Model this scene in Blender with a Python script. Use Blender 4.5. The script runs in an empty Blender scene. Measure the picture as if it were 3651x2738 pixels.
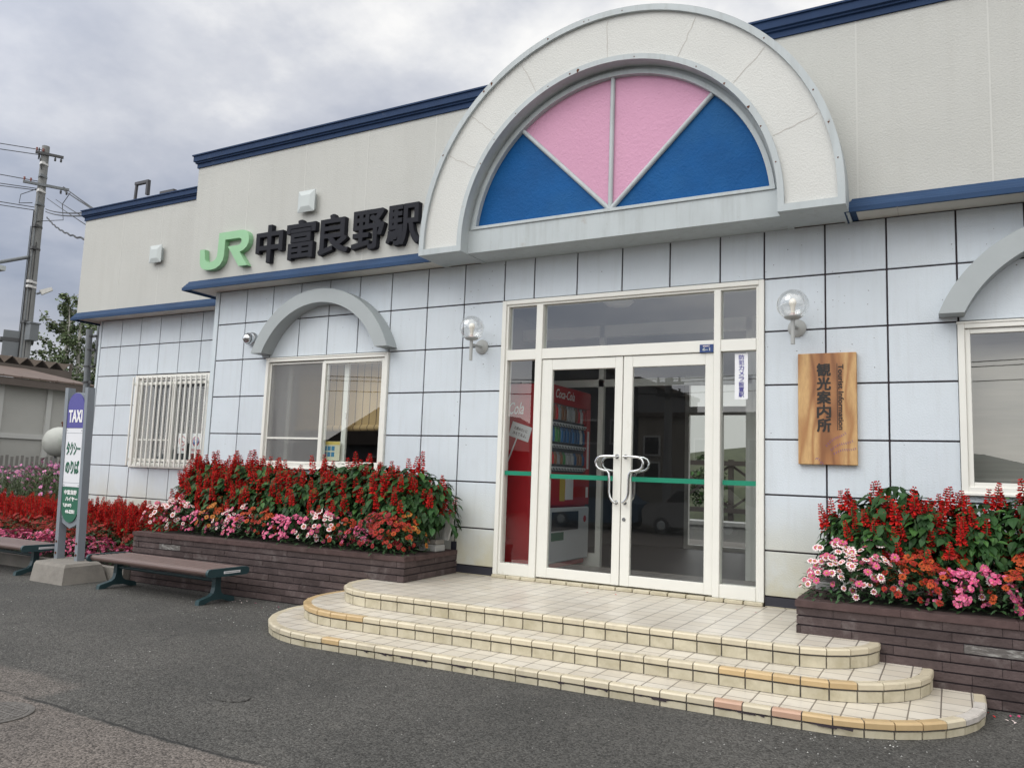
import bpy, bmesh, math, random
from mathutils import Vector, Matrix, Euler, noise as mnoise
R = math.radians
SC = bpy.context.scene
COL = SC.collection

# ------------------------------------------------------------------ camera
cam = bpy.data.cameras.new("camera"); camo = bpy.data.objects.new("camera", cam); COL.objects.link(camo)
cam.sensor_fit = 'HORIZONTAL'; cam.sensor_width = 36.0; cam.lens = 2821.8 / 3651 * 36
cam.clip_start = 0.05; cam.clip_end = 3000
_a, _b, _c = R(29.03004), R(6.51521), R(-2.11974)
_R1 = Matrix.Rotation(_a, 3, 'Z'); _R2 = Matrix.Rotation(_b, 3, 'X'); _R3 = Matrix.Rotation(_c, 3, 'Y')
_Rc = _R1 @ _R2 @ _R3 @ Matrix.Rotation(R(90), 3, 'X')
camo.matrix_world = Matrix.Translation((1.304, -6.588, 1.264)) @ _Rc.to_4x4()
SC.camera = camo

# ------------------------------------------------------------------ world
W = bpy.data.worlds.new("World"); SC.world = W; W.use_nodes = True
nt = W.node_tree; nt.nodes.clear()
def N(t, **k):
    n = nt.nodes.new(t)
    for a, b in k.items(): setattr(n, a, b)
    return n
SUN_DIR = Vector((-0.42, -0.62, 0.66)).normalized()
sun_el = math.asin(SUN_DIR.z); sun_rot = math.atan2(SUN_DIR.x, SUN_DIR.y)
def build_world():
    L = nt.links.new
    def M(op, a, b=None, c=None):
        n = N('ShaderNodeMath', operation=op)
        for i, v in enumerate((a, b, c)):
            if v is None: continue
            if isinstance(v, (int, float)): n.inputs[i].default_value = v
            else: L(v, n.inputs[i])
        return n.outputs[0]
    def mix(f, a, b):
        n = N('ShaderNodeMix', data_type='RGBA')
        if isinstance(f, (int, float)): n.inputs[0].default_value = f
        else: L(f, n.inputs[0])
        for i, v in ((6, a), (7, b)):
            if isinstance(v, tuple): n.inputs[i].default_value = v + (1,)
            else: L(v, n.inputs[i])
        return n.outputs[2]
    def ramp(v, pts):
        n = N('ShaderNodeValToRGB'); L(v, n.inputs[0]); e = n.color_ramp.elements
        e[0].position = pts[0][0]; e[0].color = pts[0][1] + (1,)
        e[1].position = pts[-1][0]; e[1].color = pts[-1][1] + (1,)
        for p, c in pts[1:-1]:
            x = e.new(p); x.color = c + (1,)
        return n.outputs[0]
    tc = N('ShaderNodeTexCoord'); sep = N('ShaderNodeSeparateXYZ'); L(tc.outputs['Generated'], sep.inputs[0])
    x, y, z = sep.outputs
    zz = M('MAXIMUM', z, 0.0)
    den = M('ADD', zz, 0.22)
    cx = M('DIVIDE', x, den); cy = M('DIVIDE', y, den)
    comb = N('ShaderNodeCombineXYZ'); L(cx, comb.inputs[0]); L(cy, comb.inputs[1]); comb.inputs[2].default_value = 3.7
    n1 = N('ShaderNodeTexNoise'); n1.inputs['Scale'].default_value = 0.85; n1.inputs['Detail'].default_value = 7; n1.inputs['Roughness'].default_value = 0.52; n1.inputs['Distortion'].default_value = 0.35
    L(comb.outputs[0], n1.inputs['Vector'])
    n2 = N('ShaderNodeTexNoise'); n2.inputs['Scale'].default_value = 2.6; n2.inputs['Detail'].default_value = 8; n2.inputs['Roughness'].default_value = 0.58
    L(comb.outputs[0], n2.inputs['Vector'])
    f = M('ADD', M('MULTIPLY', n1.outputs[0], 0.72), M('MULTIPLY', n2.outputs[0], 0.28))
    # the cloud deck is thicker and bluer low in the west, thinner overhead
    f = M('ADD', f, M('MULTIPLY', M('SUBTRACT', zz, 0.36), 0.18))
    f = M('ADD', f, M('MULTIPLY', M('ADD', x, 0.60), 0.16))
    c = ramp(f, [(0.38, (0.33, 0.375, 0.475)), (0.46, (0.425, 0.465, 0.56)), (0.52, (0.54, 0.57, 0.65)), (0.575, (0.69, 0.71, 0.765)), (0.64, (1.0, 0.995, 0.985))])
    # brighter half of the sky around the veiled sun
    vm = N('ShaderNodeVectorMath', operation='DOT_PRODUCT'); L(tc.outputs['Generated'], vm.inputs[0]); vm.inputs[1].default_value = Vector((-0.35, -0.78, 0.50)).normalized()
    g = N('ShaderNodeMapRange', interpolation_type='SMOOTHSTEP'); L(vm.outputs['Value'], g.inputs[0])
    g.inputs[1].default_value = 0.0; g.inputs[2].default_value = 1.0; g.inputs[3].default_value = 1.0; g.inputs[4].default_value = 2.7
    # warm, clearer strip along the horizon
    h = N('ShaderNodeMapRange', interpolation_type='SMOOTHSTEP'); L(z, h.inputs[0])
    h.inputs[1].default_value = 0.0; h.inputs[2].default_value = 0.21; h.inputs[3].default_value = 0.8; h.inputs[4].default_value = 0.0
    c = mix(h.outputs[0], c, (0.84, 0.81, 0.77))
    wm = N('ShaderNodeMapRange', interpolation_type='SMOOTHSTEP'); L(vm.outputs['Value'], wm.inputs[0]); wm.inputs[1].default_value = 0.2; wm.inputs[2].default_value = 1.0
    wn = N('ShaderNodeMix', data_type='RGBA', blend_type='MULTIPLY'); L(wm.outputs[0], wn.inputs[0]); L(c, wn.inputs[6]); wn.inputs[7].default_value = (1.0, 0.985, 0.94, 1); c = wn.outputs[2]
    sc = N('ShaderNodeVectorMath', operation='SCALE'); L(c, sc.inputs[0]); L(M('MULTIPLY', g.outputs[0], 10.0), sc.inputs['Scale'])
    sky = N('ShaderNodeTexSky', sky_type='NISHITA'); sky.sun_disc = False; sky.sun_elevation = sun_el; sky.sun_rotation = sun_rot
    m = mix(0.96, sky.outputs[0], sc.outputs[0])
    bg = N('ShaderNodeBackground'); bg.inputs[1].default_value = 0.1; L(m, bg.inputs[0])
    out = N('ShaderNodeOutputWorld'); L(bg.outputs[0], out.inputs[0])
build_world()

sl = bpy.data.lights.new("sun", 'SUN'); sl.energy = 0.9; sl.angle = R(35); sl.color = (1.0, 0.985, 0.95)
so = bpy.data.objects.new("sun", sl); COL.objects.link(so)
so.rotation_euler = (-SUN_DIR).to_track_quat('-Z', 'Y').to_euler(); so.location = SUN_DIR * 40
SC.view_settings.view_transform = 'Standard'; SC.view_settings.look = 'None'
SC.view_settings.exposure = 0.0; SC.view_settings.gamma = 1.0; SC.view_settings.use_curve_mapping = False
SC.render.engine = 'CYCLES'
SC.cycles.use_denoising = True
SC.cycles.max_bounces = 10; SC.cycles.transparent_max_bounces = 24; SC.cycles.glossy_bounces = 5
SC.cycles.sample_clamp_indirect = 6

# ------------------------------------------------------------------ materials
MATS = {}
def mat(name, col, rough=0.7, metal=0.0, var=0.0, vscale=3.0, bump=0.0, bscale=60.0, island=0.0, spec=None,
        dirt=None, dscale=1.2, dth=(0.55, 0.75), detail=6, stretch=None, extra=None):
    """principled material: base colour with noise variation, wear patches and bump."""
    m = bpy.data.materials.new(name); m.use_nodes = True; t = m.node_tree; n = t.nodes; L = t.links.new
    p = n['Principled BSDF']; p.inputs['Roughness'].default_value = rough; p.inputs['Metallic'].default_value = metal
    if spec is not None: p.inputs['Specular IOR Level'].default_value = spec
    tc = n.new('ShaderNodeTexCoord'); vec = tc.outputs['Object']
    if stretch:
        mp = n.new('ShaderNodeMapping'); mp.inputs['Scale'].default_value = stretch; L(vec, mp.inputs[0]); vec = mp.outputs[0]
    def mixc(f, a, b, mode='MIX'):
        x = n.new('ShaderNodeMix'); x.data_type = 'RGBA'; x.blend_type = mode
        if isinstance(f, (int, float)): x.inputs[0].default_value = f
        else: L(f, x.inputs[0])
        for i, v in ((6, a), (7, b)):
            if isinstance(v, tuple): x.inputs[i].default_value = v[:3] + (1,)
            else: L(v, x.inputs[i])
        return x.outputs[2]
    def noi(scale, det=6, r=0.55, v=None):
        x = n.new('ShaderNodeTexNoise'); x.inputs['Scale'].default_value = scale; x.inputs['Detail'].default_value = det; x.inputs['Roughness'].default_value = r
        L(v or vec, x.inputs['Vector']); return x.outputs[0]
    def rng(v, a, b, c=0.0, d=1.0):
        x = n.new('ShaderNodeMapRange'); L(v, x.inputs[0])
        for i, q in enumerate((a, b, c, d)): x.inputs[i + 1].default_value = q
        return x.outputs[0]
    c = tuple(col)
    if island:
        g = n.new('ShaderNodeNewGeometry')
        k = rng(g.outputs['Random Per Island'], 0, 1, 1 - island, 1 + island)
        x = n.new('ShaderNodeVectorMath'); x.operation = 'SCALE'; x.inputs[0].default_value = c; L(k, x.inputs['Scale']); c = x.outputs[0]
    if var:
        k = rng(noi(vscale, detail), 0.25, 0.75, 1 - var, 1 + var)
        x = n.new('ShaderNodeVectorMath'); x.operation = 'SCALE'
        if isinstance(c, tuple): x.inputs[0].default_value = c
        else: L(c, x.inputs[0])
        L(k, x.inputs['Scale']); c = x.outputs[0]
    if dirt:
        f = rng(noi(dscale, 8, 0.65), dth[0], dth[1], 0, dirt[1])
        c = mixc(f, c, dirt[0])
    if isinstance(c, tuple): p.inputs['Base Color'].default_value = c + (1,)
    else: L(c, p.inputs['Base Color'])
    if bump:
        b = n.new('ShaderNodeBump'); b.inputs['Strength'].default_value = bump; b.inputs['Distance'].default_value = 0.01
        L(noi(bscale, 4, 0.6), b.inputs['Height']); L(b.outputs[0], p.inputs['Normal'])
    if extra: extra(m, t, p, tc, mixc, noi, rng)
    MATS[name] = m
    return m

def glass(name, tint=(0.92, 0.95, 0.94), f0=0.075, pw=4.6):
    """thin clear pane: Schlick reflection, the same from both sides"""
    m = bpy.data.materials.new(name); m.use_nodes = True; t = m.node_tree; n = t.nodes; L = t.links.new; n.clear()
    lw = n.new('ShaderNodeLayerWeight'); lw.inputs['Blend'].default_value = 0.5
    po = n.new('ShaderNodeMath'); po.operation = 'POWER'; L(lw.outputs['Facing'], po.inputs[0]); po.inputs[1].default_value = pw
    ma = n.new('ShaderNodeMath'); ma.operation = 'MULTIPLY_ADD'; ma.use_clamp = True; L(po.outputs[0], ma.inputs[0]); ma.inputs[1].default_value = 1 - f0; ma.inputs[2].default_value = f0
    tr = n.new('ShaderNodeBsdfTransparent'); tr.inputs[0].default_value = tint + (1,)
    gl = n.new('ShaderNodeBsdfGlossy'); gl.inputs['Roughness'].default_value = 0.0; gl.inputs['Color'].default_value = (1, 1, 1, 1)
    mx = n.new('ShaderNodeMixShader'); L(ma.outputs[0], mx.inputs[0]); L(tr.outputs[0], mx.inputs[1]); L(gl.outputs[0], mx.inputs[2])
    o = n.new('ShaderNodeOutputMaterial'); L(mx.outputs[0], o.inputs[0]); MATS[name] = m; return m

def screen(name, col, opac):
    m = bpy.data.materials.new(name); m.use_nodes = True; t = m.node_tree; n = t.nodes; L = t.links.new; n.clear()
    d = n.new('ShaderNodeBsdfDiffuse'); d.inputs[0].default_value = col + (1,)
    tr = n.new('ShaderNodeBsdfTransparent'); mx = n.new('ShaderNodeMixShader'); mx.inputs[0].default_value = opac
    L(tr.outputs[0], mx.inputs[1]); L(d.outputs[0], mx.inputs[2]); o = n.new('ShaderNodeOutputMaterial'); L(mx.outputs[0], o.inputs[0]); MATS[name] = m; return m

def tile_extra(m, t, p, tc, mixc, noi, rng):
    """lower courses of the cladding carry a yellowish algae film; small scuffs anywhere"""
    n = t.nodes; L = t.links.new
    sep = n.new('ShaderNodeSeparateXYZ'); L(tc.outputs['Object'], sep.inputs[0])
    hi = rng(sep.outputs[2], 0.35, 1.15, 1.0, 0.0)
    f1 = rng(noi(2.2, 6, 0.6), 0.18, 0.55)
    mu = n.new('ShaderNodeMath'); mu.operation = 'MULTIPLY'; L(hi, mu.inputs[0]); L(f1, mu.inputs[1])
    mu2 = n.new('ShaderNodeMath'); mu2.operation = 'MULTIPLY'; L(mu.outputs[0], mu2.inputs[0]); mu2.inputs[1].default_value = 1.0
    src = p.inputs['Base Color'].links[0].from_socket
    c = mixc(mu2.outputs[0], src, (0.475, 0.445, 0.315))
    f2 = rng(noi(14.0, 8, 0.7), 0.70, 0.76, 0, 0.45)
    c = mixc(f2, c, (0.34, 0.35, 0.36))
    mp = n.new('ShaderNodeMapping'); mp.inputs['Scale'].default_value = (9, 9, 0.7); L(tc.outputs['Object'], mp.inputs[0])
    f3 = rng(noi(2.0, 6, 0.65, mp.outputs[0]), 0.50, 0.78, 0, 0.30)
    f4 = rng(noi(0.9, 5, 0.6), 0.38, 0.66, 0, 0.16); c = mixc(f4, c, (0.48, 0.50, 0.50))
    c = mixc(f3, c, (0.42, 0.44, 0.45))
    L(c, p.inputs['Base Color'])
mat('cladding', (0.575, 0.628, 0.680), 0.75, var=0.035, vscale=2.5, bump=0.35, bscale=90, island=0.025, extra=tile_extra)
mat('speck', (0.11, 0.10, 0.095), 0.9)
mat('cladding_post', (0.55, 0.61, 0.65), 0.6, var=0.03)
mat('joint', (0.035, 0.026, 0.032), 0.9)
def stucco_extra(m, t, p, tc, mixc, noi, rng):
    n = t.nodes; L = t.links.new
    mp = n.new('ShaderNodeMapping'); mp.inputs['Scale'].default_value = (7, 7, 0.5); L(tc.outputs['Object'], mp.inputs[0])
    f = rng(noi(1.4, 6, 0.6, mp.outputs[0]), 0.5, 0.78, 0, 0.28)
    src = p.inputs['Base Color'].links[0].from_socket
    L(mixc(f, src, (0.39, 0.385, 0.36)), p.inputs['Base Color'])
mat('stucco', (0.470, 0.474, 0.452), 0.85, var=0.05, vscale=1.2, bump=0.45, bscale=70, extra=stucco_extra)
mat('stucco_arch', (0.58, 0.585, 0.565), 0.85, var=0.04, vscale=1.5, bump=0.5, bscale=70)
mat('caulk', (0.515, 0.518, 0.495), 0.8)
mat('crack', (0.45, 0.43, 0.40), 0.9)
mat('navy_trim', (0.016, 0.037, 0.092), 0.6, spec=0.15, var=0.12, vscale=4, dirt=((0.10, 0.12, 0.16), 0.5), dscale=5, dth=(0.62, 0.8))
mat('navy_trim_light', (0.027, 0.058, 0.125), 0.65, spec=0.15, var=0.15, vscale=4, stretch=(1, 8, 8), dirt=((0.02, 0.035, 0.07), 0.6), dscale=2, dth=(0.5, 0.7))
def grime_runs(m, t, p, tc, mixc, noi, rng):
    n = t.nodes; L = t.links.new
    mp = n.new('ShaderNodeMapping'); mp.inputs['Scale'].default_value = (8, 8, 0.6); L(tc.outputs['Object'], mp.inputs[0])
    src = p.inputs['Base Color'].links[0].from_socket
    c = mixc(rng(noi(2.2, 6, 0.65, mp.outputs[0]), 0.50, 0.80, 0, 0.45), src, (0.25, 0.26, 0.255))
    c = mixc(rng(noi(30, 5, 0.6), 0.66, 0.72, 0, 0.35), c, (0.22, 0.17, 0.12)); L(c, p.inputs['Base Color'])
mat('grey_metal_paint', (0.41, 0.45, 0.465), 0.55, var=0.08, vscale=3, dirt=((0.26, 0.20, 0.15), 0.6), dscale=6, dth=(0.64, 0.78), extra=grime_runs)
mat('arch_grey', (0.335, 0.365, 0.375), 0.6, var=0.06, vscale=3, bump=0.1, bscale=50)
mat('rust', (0.10, 0.035, 0.018), 0.95, var=0.3, vscale=40)
mat('soffit', (0.55, 0.54, 0.50), 0.8, var=0.05, dirt=((0.20, 0.19, 0.17), 0.5), dscale=3, dth=(0.62, 0.8))
def crumple(m, t, p, tc, mixc, noi, rng):
    n = t.nodes; L = t.links.new
    v = n.new('ShaderNodeTexVoronoi'); v.feature = 'DISTANCE_TO_EDGE'; v.inputs['Scale'].default_value = 14
    w = n.new('ShaderNodeTexNoise'); w.inputs['Scale'].default_value = 9; w.inputs['Detail'].default_value = 3
    L(tc.outputs['Object'], w.inputs['Vector'])
    a = n.new('ShaderNodeVectorMath'); a.operation = 'MULTIPLY_ADD'; L(w.outputs['Color'], a.inputs[0]); a.inputs[1].default_value = (0.35, 0.35, 0.35); L(tc.outputs['Object'], a.inputs[2])
    L(a.outputs[0], v.inputs['Vector'])
    b = n.new('ShaderNodeBump'); b.inputs['Strength'].default_value = 0.38; b.inputs['Distance'].default_value = 0.010
    ad = n.new('ShaderNodeMath'); ad.operation = 'ADD'; L(noi(28, 3, 0.5), ad.inputs[0]); L(v.outputs['Distance'], ad.inputs[1])
    L(ad.outputs[0], b.inputs['Height']); L(b.outputs[0], p.inputs['Normal'])
mat('fan_pink', (0.57, 0.30, 0.43), 0.65, spec=0.2, var=0.06, dirt=((0.50, 0.27, 0.37), 0.6), dscale=1.5, dth=(0.48, 0.72), extra=crumple)
mat('fan_blue', (0.003, 0.074, 0.235), 0.65, spec=0.18, var=0.14, dirt=((0.02, 0.11, 0.26), 0.5), dscale=1.3, dth=(0.5, 0.75), extra=crumple)
mat('cream_frame', (0.72, 0.715, 0.67), 0.42, var=0.025, vscale=5, dirt=((0.42, 0.38, 0.32), 0.5), dscale=5, dth=(0.64, 0.8))
mat('frame_shadow', (0.06, 0.06, 0.06), 0.8)
mat('green_band', (0.0, 0.20, 0.115), 0.5)
mat('chrome', (0.62, 0.63, 0.64), 0.12, metal=1.0)
mat('steel_dull', (0.40, 0.41, 0.42), 0.35, metal=1.0)
mat('lamp_grey', (0.36, 0.37, 0.365), 0.45, var=0.05)
mat('bulb', (0.85, 0.82, 0.74), 0.3)
mat('dark_base', (0.020, 0.020, 0.030), 0.6, var=0.2)
glass('pane', f0=0.12)
glass('pane_side', f0=0.12, pw=3.6)
glass('globe_glass', tint=(0.94, 0.94, 0.935), f0=0.11, pw=2.6)
screen('insect_screen', (0.22, 0.22, 0.22), 0.62)
screen('acrylic', (0.35, 0.38, 0.42), 0.22)
mat('logo_green', (0.25, 0.47, 0.27), 0.5, var=0.04)
mat('letter_black', (0.013, 0.014, 0.020), 0.65, spec=0.2, var=0.15)
mat('vent_grey', (0.46, 0.50, 0.50), 0.55, var=0.05)
# paving tiles
def tilegrid(m, t, p, tc, mixc, noi, rng):
    n = t.nodes; L = t.links.new
    br = n.new('ShaderNodeTexBrick'); br.offset = 0.0; br.inputs['Scale'].default_value = 1.0
    br.inputs['Brick Width'].default_value = 0.152; br.inputs['Row Height'].default_value = 0.152; br.inputs['Mortar Size'].default_value = 0.0045; br.inputs['Mortar Smooth'].default_value = 0.3
    br.inputs['Color1'].default_value = (0.56, 0.51, 0.43, 1); br.inputs['Color2'].default_value = (0.63, 0.59, 0.52, 1); br.inputs['Mortar'].default_value = (0.16, 0.14, 0.12, 1)
    L(tc.outputs['Object'], br.inputs['Vector'])
    k = rng(noi(1.6, 6, 0.6), 0.3, 0.7, 0.90, 1.08)
    x = n.new('ShaderNodeVectorMath'); x.operation = 'SCALE'; L(br.outputs['Color'], x.inputs[0]); L(k, x.inputs['Scale'])
    f = rng(noi(2.4, 8, 0.7), 0.50, 0.74, 0, 0.42)
    c = mixc(f, x.outputs[0], (0.34, 0.31, 0.265))
    L(c, p.inputs['Base Color'])
    b = n.new('ShaderNodeBump'); b.inputs['Strength'].default_value = 0.4; b.inputs['Distance'].default_value = 0.004; b.invert = True
    L(br.outputs['Fac'], b.inputs['Height']); L(b.outputs[0], p.inputs['Normal'])
mat('tread_tile', (0.6, 0.56, 0.49), 0.33, extra=tilegrid)
ND = dict(rough=0.35, var=0.06, vscale=18, island=0.07)
mat('nosing_cream', (0.56, 0.50, 0.375), dirt=((0.27, 0.235, 0.18), 0.65), dscale=9, dth=(0.54, 0.76), **ND)
mat('nosing_orange', (0.49, 0.355, 0.19), **ND)
mat('nosing_salmon', (0.49, 0.31, 0.225), **ND)
mat('riser_tile', (0.52, 0.475, 0.36), 0.5, var=0.08, vscale=10, island=0.05, dirt=((0.33, 0.29, 0.19), 0.75), dscale=7, dth=(0.42, 0.68))
mat('grout', (0.13, 0.12, 0.11), 0.95, var=0.2, vscale=20, bump=0.4, bscale=60)
mat('concrete_patch', (0.46, 0.43, 0.40), 0.95, var=0.12, vscale=20, bump=0.6, bscale=40)
# planter
mat('planter_block', (0.076, 0.056, 0.055), 0.9, var=0.28, vscale=9, bump=0.8, bscale=38, island=0.22, dirt=((0.20, 0.185, 0.18), 0.6), dscale=4.5, dth=(0.55, 0.76), spec=0.25)
mat('planter_cap', (0.080, 0.052, 0.050), 0.9, spec=0.25, var=0.25, vscale=12, bump=0.3, bscale=45, island=0.12, dirt=((0.17, 0.15, 0.14), 0.45), dscale=6, dth=(0.6, 0.8))
mat('block_bare', (0.115, 0.105, 0.10), 0.95, var=0.3, vscale=20, dirt=((0.34, 0.335, 0.32), 0.9), dscale=14, dth=(0.5, 0.64), bump=0.6, bscale=30, stretch=(1, 1, 4))
mat('soil', (0.020, 0.014, 0.010), 0.95, bump=0.8, bscale=30)
mat('concrete', (0.21, 0.195, 0.175), 0.9, var=0.13, vscale=5, bump=0.4, bscale=50, dirt=((0.12, 0.11, 0.10), 0.6), dscale=4, dth=(0.5, 0.7))
mat('concrete_pale', (0.33, 0.33, 0.32), 0.9, var=0.1, vscale=4, bump=0.3, bscale=50)
# ground
def asphalt(m, t, p, tc, mixc, noi, rng):
    n = t.nodes; L = t.links.new; V = tc.outputs['Object']
    def mth(op, a, b=None):
        x = n.new('ShaderNodeMath'); x.operation = op
        for i, v in enumerate((a, b)):
            if v is None: continue
            if isinstance(v, (int, float)): x.inputs[i].default_value = v
            else: L(v, x.inputs[i])
        return x.outputs[0]
    sep = n.new('ShaderNodeSeparateXYZ'); L(V, sep.inputs[0]); X, Y_, Z_ = sep.outputs
    yw = mth('ADD', Y_, mth('MULTIPLY', mth('SUBTRACT', noi(6, 4), 0.5), 0.06))
    yw = mth('ADD', yw, mth('MULTIPLY', mth('SUBTRACT', noi(1.1, 2), 0.5), 0.10))
    old = rng(yw, -4.03, -4.0, 1, 0)
    crack = mth('MULTIPLY', rng(mth('ABSOLUTE', mth('ADD', yw, 4.0)), 0.004, 0.016, 1, 0), rng(noi(3, 3), 0.35, 0.5))
    xw = mth('ADD', X, mth('MULTIPLY', mth('SUBTRACT', noi(5, 4), 0.5), 0.12))
    yp = mth('ADD', yw, mth('MULTIPLY', mth('SUBTRACT', noi(3, 4), 0.5), 0.12))
    patch = mth('MULTIPLY', rng(yp, -3.75, -3.66, 1, 0), rng(xw, -3.0, -2.92, 1, 0))
    patch = mth('MAXIMUM', mth('MULTIPLY', old, 1.0), mth('MULTIPLY', patch, 0.7))
    vo = n.new('ShaderNodeTexVoronoi'); vo.inputs['Scale'].default_value = 115; L(V, vo.inputs['Vector'])
    hs = n.new('ShaderNodeSeparateColor'); L(vo.outputs['Color'], hs.inputs[0])
    stone = rng(hs.outputs[0], 0, 1, 0.42, 1.65)
    fresh = mixc(rng(noi(0.8, 5), 0.35, 0.68), (0.058, 0.057, 0.054), (0.084, 0.081, 0.076))
    olda = mixc(rng(noi(1.3, 5), 0.3, 0.7), (0.140, 0.122, 0.110), (0.110, 0.098, 0.090))
    base = mixc(patch, fresh, olda)
    base = mixc(rng(noi(3.2, 6, 0.65), 0.56, 0.74, 0, 0.35), base, (0.105, 0.10, 0.09))
    sc = n.new('ShaderNodeVectorMath'); sc.operation = 'SCALE'; L(base, sc.inputs[0]); L(stone, sc.inputs['Scale'])
    c = sc.outputs[0]
    v2 = n.new('ShaderNodeTexVoronoi'); v2.inputs['Scale'].default_value = 55; L(V, v2.inputs['Vector'])
    h2 = n.new('ShaderNodeSeparateColor'); L(v2.outputs['Color'], h2.inputs[0])
    spk = mth('MULTIPLY', rng(h2.outputs[1], 0.982, 0.985), rng(v2.outputs['Distance'], 0.22, 0.30, 1, 0))
    c = mixc(mth('MULTIPLY', spk, 0.75), c, (0.38, 0.37, 0.35))
    c = mixc(mth('MULTIPLY', crack, 0.85), c, (0.022, 0.022, 0.022))
    v3 = n.new('ShaderNodeTexVoronoi'); v3.feature = 'DISTANCE_TO_EDGE'; v3.inputs['Scale'].default_value = 0.42
    wv = n.new('ShaderNodeTexNoise'); wv.inputs['Scale'].default_value = 2.5; wv.inputs['Detail'].default_value = 6; L(V, wv.inputs['Vector'])
    wa = n.new('ShaderNodeVectorMath'); wa.operation = 'MULTIPLY_ADD'; L(wv.outputs['Color'], wa.inputs[0]); wa.inputs[1].default_value = (0.55, 0.55, 0); L(V, wa.inputs[2]); L(wa.outputs[0], v3.inputs['Vector'])
    hair = mth('MULTIPLY', rng(v3.outputs['Distance'], 0.0012, 0.0035, 0.55, 0), rng(noi(0.9, 3), 0.50, 0.60))
    c = mixc(hair, c, (0.025, 0.025, 0.025))
    c = mixc(rng(noi(2.1, 6, 0.7), 0.60, 0.72, 0, 0.5), c, (0.038, 0.037, 0.036))
    L(c, p.inputs['Base Color'])
    b = n.new('ShaderNodeBump'); b.inputs['Strength'].default_value = 0.9; b.inputs['Distance'].default_value = 0.006
    ad = mth('ADD', mth('MULTIPLY', vo.outputs['Distance'], -0.8), noi(70, 3, 0.6))
    L(ad, b.inputs['Height']); L(b.outputs[0], p.inputs['Normal'])
mat('asphalt', (0.07, 0.07, 0.07), 0.88, spec=0.3, extra=asphalt)
mat('cast_iron', (0.12, 0.112, 0.105), 0.75, var=0.3, vscale=25, bump=0.8, bscale=60)
mat('paint_white', (0.62, 0.62, 0.60), 0.8, var=0.1, vscale=20)
# bench
mat('bench_slat', (0.122, 0.080, 0.070), 0.42, var=0.12, vscale=4, stretch=(1, 12, 12))
mat('bench_green', (0.022, 0.052, 0.060), 0.42, var=0.15, vscale=8, dirt=((0.10, 0.12, 0.12), 0.4), dscale=10, dth=(0.6, 0.8))
# sign
mat('post_grey', (0.20, 0.225, 0.255), 0.5, var=0.06)
mat('sign_blue', (0.065, 0.060, 0.285), 0.4)
mat('sign_white', (0.72, 0.73, 0.77), 0.4)
mat('sign_green', (0.012, 0.115, 0.065), 0.4)
mat('letter_white', (0.82, 0.82, 0.82), 0.5)
mat('letter_navy', (0.05, 0.04, 0.28), 0.5)
mat('plate_blue', (0.015, 0.045, 0.165), 0.35)
mat('paper_white', (0.74, 0.75, 0.78), 0.5)
def wood_extra(m, t, p, tc, mixc, noi, rng):
    n = t.nodes; L = t.links.new
    mp = n.new('ShaderNodeMapping'); mp.inputs['Scale'].default_value = (1.0, 1.0, 0.22); L(tc.outputs['Object'], mp.inputs[0])
    ns = n.new('ShaderNodeTexNoise'); ns.inputs['Scale'].default_value = 5.5; ns.inputs['Detail'].default_value = 1.5; L(mp.outputs[0], ns.inputs['Vector'])
    sep = n.new('ShaderNodeSeparateXYZ'); L(tc.outputs['Object'], sep.inputs[0])
    def mth(op, a, b):
        x = n.new('ShaderNodeMath'); x.operation = op
        for i, v in enumerate((a, b)):
            if isinstance(v, (int, float)): x.inputs[i].default_value = v
            else: L(v, x.inputs[i])
        return x.outputs[0]
    ph = mth('ADD', mth('MULTIPLY', sep.outputs[0], 55), mth('MULTIPLY', ns.outputs[0], 34))
    w = mth('ADD', mth('MULTIPLY', mth('SINE', ph, 0), 0.5), 0.5)
    w = mth('POWER', w, 1.6)
    edge = mth('ADD', mth('ABSOLUTE', mth('ADD', sep.outputs[0], -0.01), 0), mth('MULTIPLY', mth('SUBTRACT', ns.outputs[0], 0.5), 0.22))
    sap = rng(edge, 0.085, 0.125)
    c1 = mixc(sap, (0.36, 0.165, 0.062), (0.56, 0.355, 0.155)); c2 = mixc(sap, (0.22, 0.088, 0.033), (0.37, 0.185, 0.07))
    c = mixc(w, c1, c2)
    f = rng(noi(60, 4, 0.6, mp.outputs[0]), 0.3, 0.7, 0.0, 0.30); c = mixc(f, c, (0.20, 0.085, 0.035))
    v = n.new('ShaderNodeTexVoronoi'); v.inputs['Scale'].default_value = 4.3; L(tc.outputs['Object'], v.inputs['Vector'])
    c = mixc(rng(v.outputs['Distance'], 0.02, 0.06, 0.7, 0), c, (0.10, 0.045, 0.02))
    L(c, p.inputs['Base Color'])
mat('wood_board', (0.4, 0.2, 0.1), 0.5, extra=wood_extra)
mat('ink', (0.018, 0.014, 0.012), 0.6)
mat('lavender', (0.13, 0.05, 0.22), 0.6)
# vending machine
mat('coke_red', (0.42, 0.012, 0.018), 0.35, var=0.06, vscale=1.5)
mat('machine_white', (0.55, 0.57, 0.60), 0.4)
mat('machine_dark', (0.03, 0.035, 0.045), 0.4)
mat('can_blue', (0.02, 0.11, 0.28), 0.3, island=0.5); mat('can_red', (0.5, 0.03, 0.03), 0.3, island=0.4)
mat('can_green', (0.06, 0.26, 0.08), 0.3, island=0.4); mat('can_white', (0.33, 0.34, 0.36), 0.3, island=0.2)
mat('can_brown', (0.2, 0.09, 0.04), 0.3, island=0.3); mat('label_yellow', (0.55, 0.42, 0.08), 0.5)
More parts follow.
